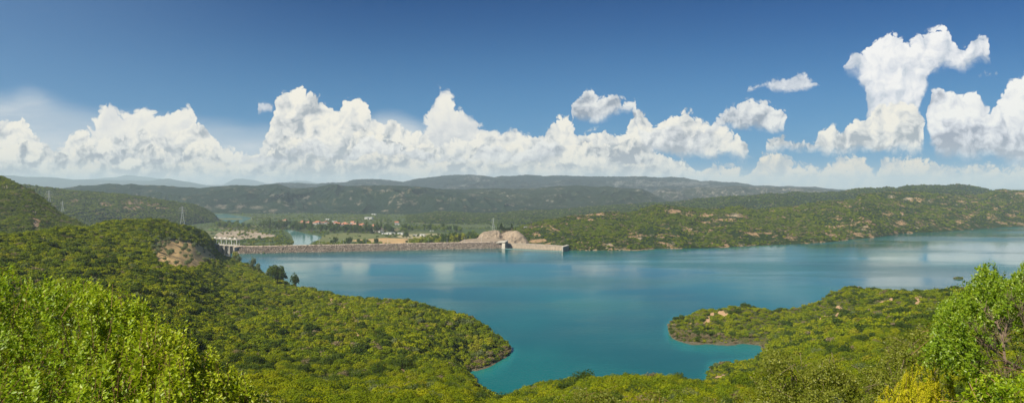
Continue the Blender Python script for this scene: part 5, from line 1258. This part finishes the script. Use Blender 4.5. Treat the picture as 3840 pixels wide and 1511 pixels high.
SL = [((945, 207), 1.9, 'long pale greenhouse-like shed in the fields beyond the village'), ((1040, 117), 1.3, 'white shed farthest up the valley centre'), ((1500, 318), .8, 'white shed in the groves above the tree clump'), ((1810, 218), .9, 'white shed alone in the olive slope'), ((2490, 225), .6, 'upper of two tiny white sheds on the olive slope'), ((2468, 243), .6, 'lower of two tiny white sheds on the olive slope'),
      ((1340, 492), 1.0, 'pale shed at the left end of the riverside yards'), ((1400, 492), .9, 'second pale shed of the riverside yards'), ((1560, 497), 1.0, 'white shed beside the lone dark tree'), ((1840, 527), .7, 'small white shed right of the lone dark tree'), ((1980, 527), .9, 'white shed at the right end of the meadow'), ((1185, 460), .9, 'pale shed below the last village house'), ((1235, 490), .7, 'small shed between yard and meadow'), ((2160, 440), .7, 'white shed in the right-hand groves'), ((150, 214), .9, 'white shed behind the left part of the village'), ((280, 262), 1.0, 'grey-white shed among the village roofs')]
for (a_, b_q), s_, lab in SL:
    X_, D = valley_pt(805 + a_ * .1302, 523.2 + b_q * .1302 + 1)
    place(sp_, 'shed', (X_, D, ground_z(X_, D) + .5), random.uniform(-.3, .3), s_, lab, 'white sheds among the groves')
X_, D = valley_pt(726 + 0, 535); place(sp_, 'shed', (X_, D, ground_z(X_, D) + .5), 0, 1.2, 'white shed at the foot of the far cliffs beyond the river', 'white sheds among the groves')
X_, D = valley_pt(1022, 600); place(vt['dark'], 'vdark', (X_, D, VALLEY_Z), 0, 1.25, 'lone dark round tree standing in the meadow behind the dam')

# ================================================================== islet
r = np.random.RandomState(4)
IX, ID = float(sx(2411)) * 587, 587.0
an = np.linspace(0, 2 * math.pi, 33)[:-1]; V = [(IX, ID, .9)]
for q_, z_ in ((.45, .75), (.8, .35), (1.0, -.5)):
    for a_ in an: V.append((IX + math.cos(a_) * 5.6 * q_ * (1 + .15 * math.sin(3 * a_)), ID + math.sin(a_) * 3.2 * q_, z_))
T = [(0, 1 + k, 1 + (k + 1) % 32) for k in range(32)]; Qd = [(1 + rI * 32 + k, 1 + (rI + 1) * 32 + k, 1 + (rI + 1) * 32 + (k + 1) % 32, 1 + rI * 32 + (k + 1) % 32) for rI in range(2) for k in range(32)]
tag(mesh_np('islet', V, Qd, T, mat=m_near, smooth=True), kind='structure')
for k_, (dx_, dy_, s_, kk) in enumerate([(-3.6, 0, 1.4, 4), (-1.6, .5, 1.7, 1), (.6, 0, 1.9, 2), (2.6, .3, 1.7, 1), (4.2, 0, 1.3, 5)]):
    o = bpy.data.objects.new('shrub', SHRUBS[(kk, k_ % 2)][0]); C.objects.link(o); o.location = (IX + dx_, ID + dy_, .1); o.scale = (s_,) * 3
    tag(o, ['brown bush at the left end of the tiny islet', 'second bush from the left on the tiny islet', 'tallest dark bush in the middle of the tiny islet', 'second bush from the right on the tiny islet', 'yellowish bush at the right end of the tiny islet'][k_], 'shrub', 'bushes on the tiny islet')
# ================================================================== foreground shrubs with real leaves
def fore_mat(name, c1, c2, c3, trans=.4, gloss=.05):
    return leaf_mat(name, c1, c2, c3, trans, 0.0, gloss)
F_GREEN = fore_mat('broad_leaves', (.085, .165, .003), (.25, .36, .006), (.45, .52, .020), .42, .02)
F_RIGHT = fore_mat('glossy_leaves', (.065, .135, .005), (.175, .28, .009), (.32, .39, .022), .40, .03)
F_OAK = fore_mat('oak_leaves', (.085, .115, .010), (.175, .205, .020), (.31, .30, .05), .35, .02)
F_YEL = fore_mat('heather_needles', (.26, .31, .012), (.50, .48, .02), (.64, .53, .03), .35, .0)
F_STEM = plain('twig_bark', (.24, .14, .07), .9, .3, 14); F_DEAD = plain('bare_branch_bark', (.17, .125, .09), .9, .25, 10)

def leaves_np(base, axis, length, width, r, tilt=.75, fold=.18):
    """leaf blades: base points, growth direction of twig at the base, sizes -> verts, quads"""
    n = len(base)
    side = np.cross(axis, r.randn(n, 3)); side /= np.linalg.norm(side, axis=1)[:, None]
    d = axis * (1 - tilt * .55) + side * tilt; d /= np.linalg.norm(d, axis=1)[:, None]
    w = np.cross(d, axis + r.randn(n, 3) * .35); w /= np.linalg.norm(w, axis=1)[:, None] + 1e-9
    nn = np.cross(w, d)
    L = length[:, None]; W = width[:, None]
    b0 = base; m1 = base + d * L * .35; m2 = base + d * L * .72
    V = np.stack([b0, m1 + w * W * .5 + nn * W * fold, m1, m1 - w * W * .5 + nn * W * fold,
                  m2 + w * W * .42 + nn * W * fold * .6 - nn * L * .03, m2 - nn * L * .03, m2 - w * W * .42 + nn * W * fold * .6 - nn * L * .03, base + d * L - nn * L * .10], 1)
    q = np.array([(0, 1, 2), (0, 2, 3), (4, 7, 5), (5, 7, 6)]); q4 = np.array([(1, 4, 5, 2), (2, 5, 6, 3)])
    off = (np.arange(n) * 8)[:, None, None]
    return V.reshape(-1, 3), (q4[None] + off).reshape(-1, 4), (q[None] + off).reshape(-1, 3)

def shrub_leafy(name, label, root, tips, dirs, tl, nleaf, ll, lw, mat, seed, stems=90, stem_mat=None, tilt=.75, group=None, cat='shrub', straight=.0, stemr=.012):
    """a shrub: twigs end at tips pointing along dirs, each twig set with leaves; woody stems run from the root to the twigs"""
    r = np.random.RandomState(seed); n = len(tips)
    o = empty(name, root, 0, label, cat, group); root = np.array(root)
    tl = tl * (.6 + .7 * r.rand(n))
    k = np.repeat(np.arange(n), nleaf); f = np.tile(np.linspace(.08, 1, nleaf), n) + r.randn(n * nleaf) * .02
    bend = r.randn(n, 3) * .16; 
    P = tips[k] - dirs[k] * (tl[k] * (1 - f))[:, None] + bend[k] * (tl[k] * (1 - f) ** 2)[:, None]
    ax = dirs[k] + r.randn(len(k), 3) * .1; ax /= np.linalg.norm(ax, axis=1)[:, None]
    ls = ll * (.65 + .6 * r.rand(len(k))) * (1.0 - .45 * f ** 4)
    V, Q, T = leaves_np(P, ax, ls, ls * lw, r, tilt)
    lf = mesh_np('foliage', V - root, Q, T, mat=mat, parent=o)
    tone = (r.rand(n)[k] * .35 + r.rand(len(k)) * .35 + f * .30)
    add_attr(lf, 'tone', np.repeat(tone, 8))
    sb = MB(); idx = r.permutation(n)[:stems * 4]
    for j, i in enumerate(idx):
        tip = tips[i] - root; dr = dirs[i]; a = tip - dr * tl[i]
        sb.bar(a, tip, .0035, .002, 3)
        if j < stems:
            base = np.array([r.randn() * .12, r.randn() * .12, 0.0]); mid = base * .4 + a * .55 + np.array([0, 0, -.10 * np.linalg.norm(a)]) + r.randn(3) * .05
            sb.bar(base, mid, stemr, stemr * .6, 5); sb.bar(mid, a, stemr * .6, .004, 4)
    sb.build('stems', stem_mat or F_STEM, o)
    return o
def crown_points(r, n, outline, D0, D1, lump=.12, depth_pow=1.0, ybot=1100, shell=60):
    """twig tips filling a surveyed crown outline between two distances; most near the top surface"""
    xs, ys = np.array(outline, float).T
    out = []
    while len(out) < n:
        u = xs[0] + r.rand() * (xs[-1] - xs[0]); top = np.interp(u, xs, ys)
        q = r.rand() ** depth_pow
        y = top + 6 + q * (ybot - top)
        if vnoise(u / 26.0, y / 26.0, 5) < .45 + .12 * r.rand() and r.rand() < .93: continue
        f = 1 - q                                        # upper part of the crown is farther back
        D = D0 + (D1 - D0) * f + r.randn() * (D1 - D0) * .14
        D = max(D + (vnoise(u / 40.0, y / 40.0, 8) - .5) * (D1 - D0) * .35, D0 * .92)
        out.append((float(sx(u)) * D, D, float(zy(D, y))))
    return np.array(out)
def unit(a): return a / np.linalg.norm(a, axis=1)[:, None]
# --- left shrub mass: three shrubs standing side by side
def left_bush(outline, n, D0, D1, root, label, seed, up=1.0, mat=None, ll=.058, nl=16):
    r = np.random.RandomState(seed)
    tips = crown_points(r, n, outline, D0, D1)
    d = np.stack([r.randn(n) * .20, -.12 + r.randn(n) * .20, np.full(n, up)], -1)
    lean = vnoise(tips[:, 0] * 2.2 + seed, tips[:, 1] * 2.2 + tips[:, 2] * 1.7, 4) - .5; d[:, 0] += lean * 1.3; d[:, 1] += (vnoise(tips[:, 0] * 1.9, tips[:, 2] * 2.4, 6) - .5) * .9
    up_ = r.rand(n) < .16; tips[up_, 2] += .10 + .12 * r.rand(up_.sum()); d[up_] = np.stack([r.randn(up_.sum()) * .12, r.randn(up_.sum()) * .1 - .1, np.ones(up_.sum())], -1)
    # upright leading shoots along the top edge
    xs, ys = np.array(outline, float).T; m = int((xs[-1] - xs[0]) / 4.5)
    u = xs[0] + r.rand(m) * (xs[-1] - xs[0]); top = np.interp(u, xs, ys); D = D1 * (.90 + .14 * r.rand(m))
    t2 = np.stack([sx(u) * D, D, zy(D, top - 26 * r.rand(m) ** 2.5 + 4)], -1); d2 = np.stack([r.randn(m) * .10, r.randn(m) * .1, np.full(m, 1.0)], -1)
    return shrub_leafy('leafy_shrub', label, root, np.vstack([tips, t2]), unit(np.vstack([d, d2])), .36, nl, ll, .48, mat or F_GREEN, seed, stems=110, group='bright leafy shrubs in the left foreground')
left_bush([(-260, 640), (0, 676), (20, 680), (60, 695), (110, 705), (170, 716), (230, 726), (260, 738)], 1500, 5.2, 8.2, (-6.2, 6.9, 85.4), 'bright green broad-leaved shrub filling the lower left corner', 401, mat=fore_mat('broad_leaves_deep', (.070, .145, .003), (.20, .32, .006), (.40, .48, .020), .42, .02), ll=.056, nl=16)
left_bush([(180, 712), (230, 716), (262, 722), (300, 738), (340, 750), (366, 770), (400, 808), (430, 832)], 1250, 5.0, 7.6, (-4.1, 6.5, 85.4), 'tall bright green shrub in the middle of the left foreground mass', 402)
left_bush([(350, 800), (380, 812), (416, 824), (458, 832), (474, 852), (510, 880), (540, 893), (576, 924), (614, 946), (640, 1010)], 950, 4.7, 6.6, (-2.7, 5.7, 85.8), 'lower bright green shrub sloping down at the right of the left foreground mass', 403, mat=fore_mat('broad_leaves_lime', (.105, .175, .003), (.29, .38, .006), (.50, .53, .02), .42, .02), ll=.054, nl=15)
# --- right tree-like shrub with bare branches
r = np.random.RandomState(411)
def rb_outline(u): return np.interp(u, [2332, 2345, 2365, 2400, 2440, 2475, 2530, 2576, 2700, 2800], [880, 800, 765, 724, 694, 676, 680, 676, 660, 700])
tips = []; dr = []
while len(tips) < 3900:
    u = 2330 + r.rand() * 480; top = rb_outline(u) + (vnoise(u / 22.0, 3.3, 9) - .5) * 44
    y = top + r.rand() ** .9 * (930 - top) if u < 2450 else top + r.rand() ** 1.2 * (1000 - top)
    # open hollow that shows the branches
    hx, hy = (u - 2538) / 80, (y - 868) / 78
    if hx * hx + hy * hy < 1 and r.rand() < .97: continue
    if u < 2420 and y > 905 - (2420 - u) * .25: continue
    D = 7.4 - (y - 700) / 300 * 1.5 + r.randn() * .35
    tips.append((float(sx(u)) * D, D, float(zy(D, y)))); dr.append((-.45 + r.randn() * .45, -.35 + r.randn() * .4, .75 + r.randn() * .25))
for i in range(26):
    u = 2462 + r.rand() * 66; y = 640 + abs(u - 2494) * 1.0 + r.rand() * 40; D = 7.4
    tips.append((float(sx(u)) * D, D, float(zy(D, y)))); dr.append((r.randn() * .15, r.randn() * .1, 1.0))
tips = np.array(tips); dr = unit(np.array(dr))
rt = shrub_leafy('leafy_tree', 'rounded glossy green small tree with bare branches at the right edge', (6.7, 7.2, 86.3), tips, dr, .26, 15, .036, .50, F_RIGHT, 412, stems=60, cat='small tree', stemr=.016)
bb = MB(); rr_ = random.Random(6)
def twig(a, d, L, w, depth):
    a = Vector(a); d = Vector(d).normalized()
    for s in range(3):
        b_ = a + d * L / 3; bb.bar(a - Vector(rt.location), b_ - Vector(rt.location), w * (1 - s * .22), w * (1 - (s + 1) * .22), 5)
        if depth > 0:
            for q in range(3):
                dd = (d + Vector((rr_.uniform(-1, 1), rr_.uniform(-.7, .5), rr_.uniform(-.6, .9))) * .75); twig(b_, dd, L * .58, w * .5, depth - 1)
        a = b_; d = (d + Vector((rr_.uniform(-.25, .25), rr_.uniform(-.2, .2), rr_.uniform(-.12, .25)))).normalized()
def spt(x, y, D): return Vector((float(sx(x)) * D, D, float(zy(D, y))))
p0 = spt(2600, 945, 6.4); p1 = spt(2528, 905, 6.3); bb.bar(p0 - rt.location, p1 - rt.location, .024, .016, 7)
twig(p1, spt(2518, 800, 6.5) - p1, .36, .013, 2); twig(p1, spt(2450, 905, 6.2) - p1, .27, .008, 2); twig(p1, spt(2470, 850, 6.3) - p1, .3, .009, 2)
p2 = spt(2590, 860, 6.6); twig(p2, spt(2560, 765, 6.7) - p2, .34, .009, 2); twig(spt(2600, 985, 6.1), spt(2440, 960, 6.1) - spt(2600, 985, 6.1), .4, .009, 2); twig(spt(2600, 920, 6.3), spt(2500, 930, 6.2) - spt(2600, 920, 6.3), .34, .008, 2)
bb.build('bare_branch', F_DEAD, rt)
# --- other foreground shrubs
def blob_shrub(name, label, outline, D0, D1, n, ybot, tl, nleaf, ll, lw, mat, seed, root, dirv=(0, -.2, .8), spread=.5, group=None, stem_mat=None, stems=50, tilt=.8):
    r = np.random.RandomState(seed)
    tips = crown_points(r, n, outline, D0, D1, ybot=ybot)
    d = np.array(dirv)[None] + r.randn(n, 3) * spread
    return shrub_leafy(name, label, root, tips, unit(d), tl, nleaf, ll, lw, mat, seed + 1, stems=stems, stem_mat=stem_mat, tilt=tilt, group=group)
blob_shrub('leafy_shrub', 'bright green leafy shrub at the bottom right below the bare branches', [(2415, 1010), (2430, 960), (2465, 935), (2500, 925), (2530, 945), (2570, 930), (2640, 915), (2760, 930)], 4.7, 5.7, 620, 1090, .24, 13, .040, .50, F_GREEN, 421, (5.6, 5.3, 86.4), group='leafy shrubs at the right foreground')
blob_shrub('oak_shrub', 'dark olive small-leaved shrub left of the glossy tree', [(2185, 935), (2200, 900), (2215, 860), (2240, 835), (2280, 822), (2310, 818), (2345, 815), (2365, 850)], 8.0, 10.5, 1700, 1010, .24, 12, .034, .6, F_OAK, 423, (7.4, 9.4, 84.2), spread=.7, stem_mat=F_DEAD, group='small-leaved oak shrubs in the right foreground')
blob_shrub('oak_shrub', 'wide olive-green small-leaved shrub in the bottom right centre', [(1885, 1010), (1892, 930), (1905, 900), (1935, 868), (1955, 862), (1985, 880), (2010, 905), (2045, 898), (2080, 892), (2110, 915), (2140, 930), (2180, 960), (2200, 1010)], 7.8, 10.6, 2900, 1080, .24, 12, .036, .6, F_OAK, 425, (4.9, 9.2, 84.2), spread=.7, stem_mat=F_DEAD, group='small-leaved oak shrubs in the right foreground')
blob_shrub('oak_shrub', 'low yellow-green shrub at the bottom edge left of the wide oak shrub', [(1690, 1012), (1715, 992), (1750, 986), (1800, 990), (1840, 976), (1890, 985)], 8.2, 9.8, 650, 1080, .20, 11, .034, .6, F_OAK, 427, (3.1, 9, 84.2), spread=.7, group='small-leaved oak shrubs in the right foreground')
blob_shrub('leafy_shrub', 'small-leaved green shrub at the bottom centre with a leafy top', [(1372, 1012), (1400, 990), (1440, 968), (1470, 956), (1495, 950), (1520, 965), (1545, 990), (1560, 1012)], 10.5, 12, 900, 1080, .26, 12, .042, .55, F_OAK, 429, (1.2, 11.4, 83.8), spread=.6, group='shrubs along the bottom centre')
blob_shrub('leafy_shrub', 'small shrub at the bottom edge right of the leafy-topped one', [(1590, 1012), (1625, 992), (1660, 982), (1690, 1000), (1705, 1012)], 9.5, 11, 420, 1080, .22, 11, .040, .55, F_OAK, 431, (2.1, 10.2, 84), spread=.6, group='shrubs along the bottom centre')
blob_shrub('leafy_shrub', 'yellow-green reddish-tipped shrub at the bottom beside the large left shrubs', [(618, 1012), (640, 985), (668, 975), (700, 978), (722, 998), (730, 1012)], 8.0, 9.2, 300, 1080, .22, 12, .046, .5, fore_mat('yellowgreen_leaves', (.13, .17, .01), (.21, .26, .02), (.32, .28, .03)), 433, (-3.4, 8.6, 84.6), spread=.5, group='leafy shrubs in the lower left')
# --- yellow heather: upright plumes of tiny needles
def heather(label, outline, D0, D1, n, seed, root, ybot=1060):
    r = np.random.RandomState(seed)
    tips = crown_points(r, n, outline, D0, D1, ybot=ybot)
    d = unit(np.stack([r.randn(n) * .22, -.1 + r.randn(n) * .2, np.ones(n)], -1))
    o = shrub_leafy('heather_bush', label, root, tips, d, .20, 60, .026, .26, F_YEL, seed + 1, stems=40, tilt=.55, group='yellow heather bushes')
    return o
heather('taller golden-yellow heather bush in front of the glossy tree', [(2225, 1012), (2262, 990), (2278, 925), (2290, 905), (2315, 902), (2335, 912), (2352, 905), (2372, 916), (2388, 930), (2405, 960), (2425, 1012)], 5.9, 6.9, 900, 441, (4.1, 6.5, 86.2))
heather('lower yellow heather bush with feathery plumes at the bottom right', [(2195, 1012), (2215, 980), (2238, 958), (2262, 945), (2285, 965), (2320, 970), (2350, 980), (2380, 1012)], 5.2, 5.8, 520, 443, (3.6, 5.6, 86.5))
# ================================================================== haze
hz = MB().box((0, 8000, 150), (44000, 18000, 380)).build('haze', bpy.data.materials.new('haze_air'))
hz.location = (0, 0, 0)
m = hz.data.materials[0]; m.use_nodes = True; nt = m.node_tree; nt.nodes.clear()
o_ = nt.nodes.new('ShaderNodeOutputMaterial'); v_ = nt.nodes.new('ShaderNodeVolumePrincipled')
v_.inputs['Color'].default_value = (.68, .86, 1.0, 1); v_.inputs['Density'].default_value = 8.5e-5; v_.inputs['Anisotropy'].default_value = 0.0
nt.links.new(v_.outputs[0], o_.inputs['Volume'])
tag(hz, kind='stuff'); hz['label'] = 'thin blue air haze over the valley and far ranges'
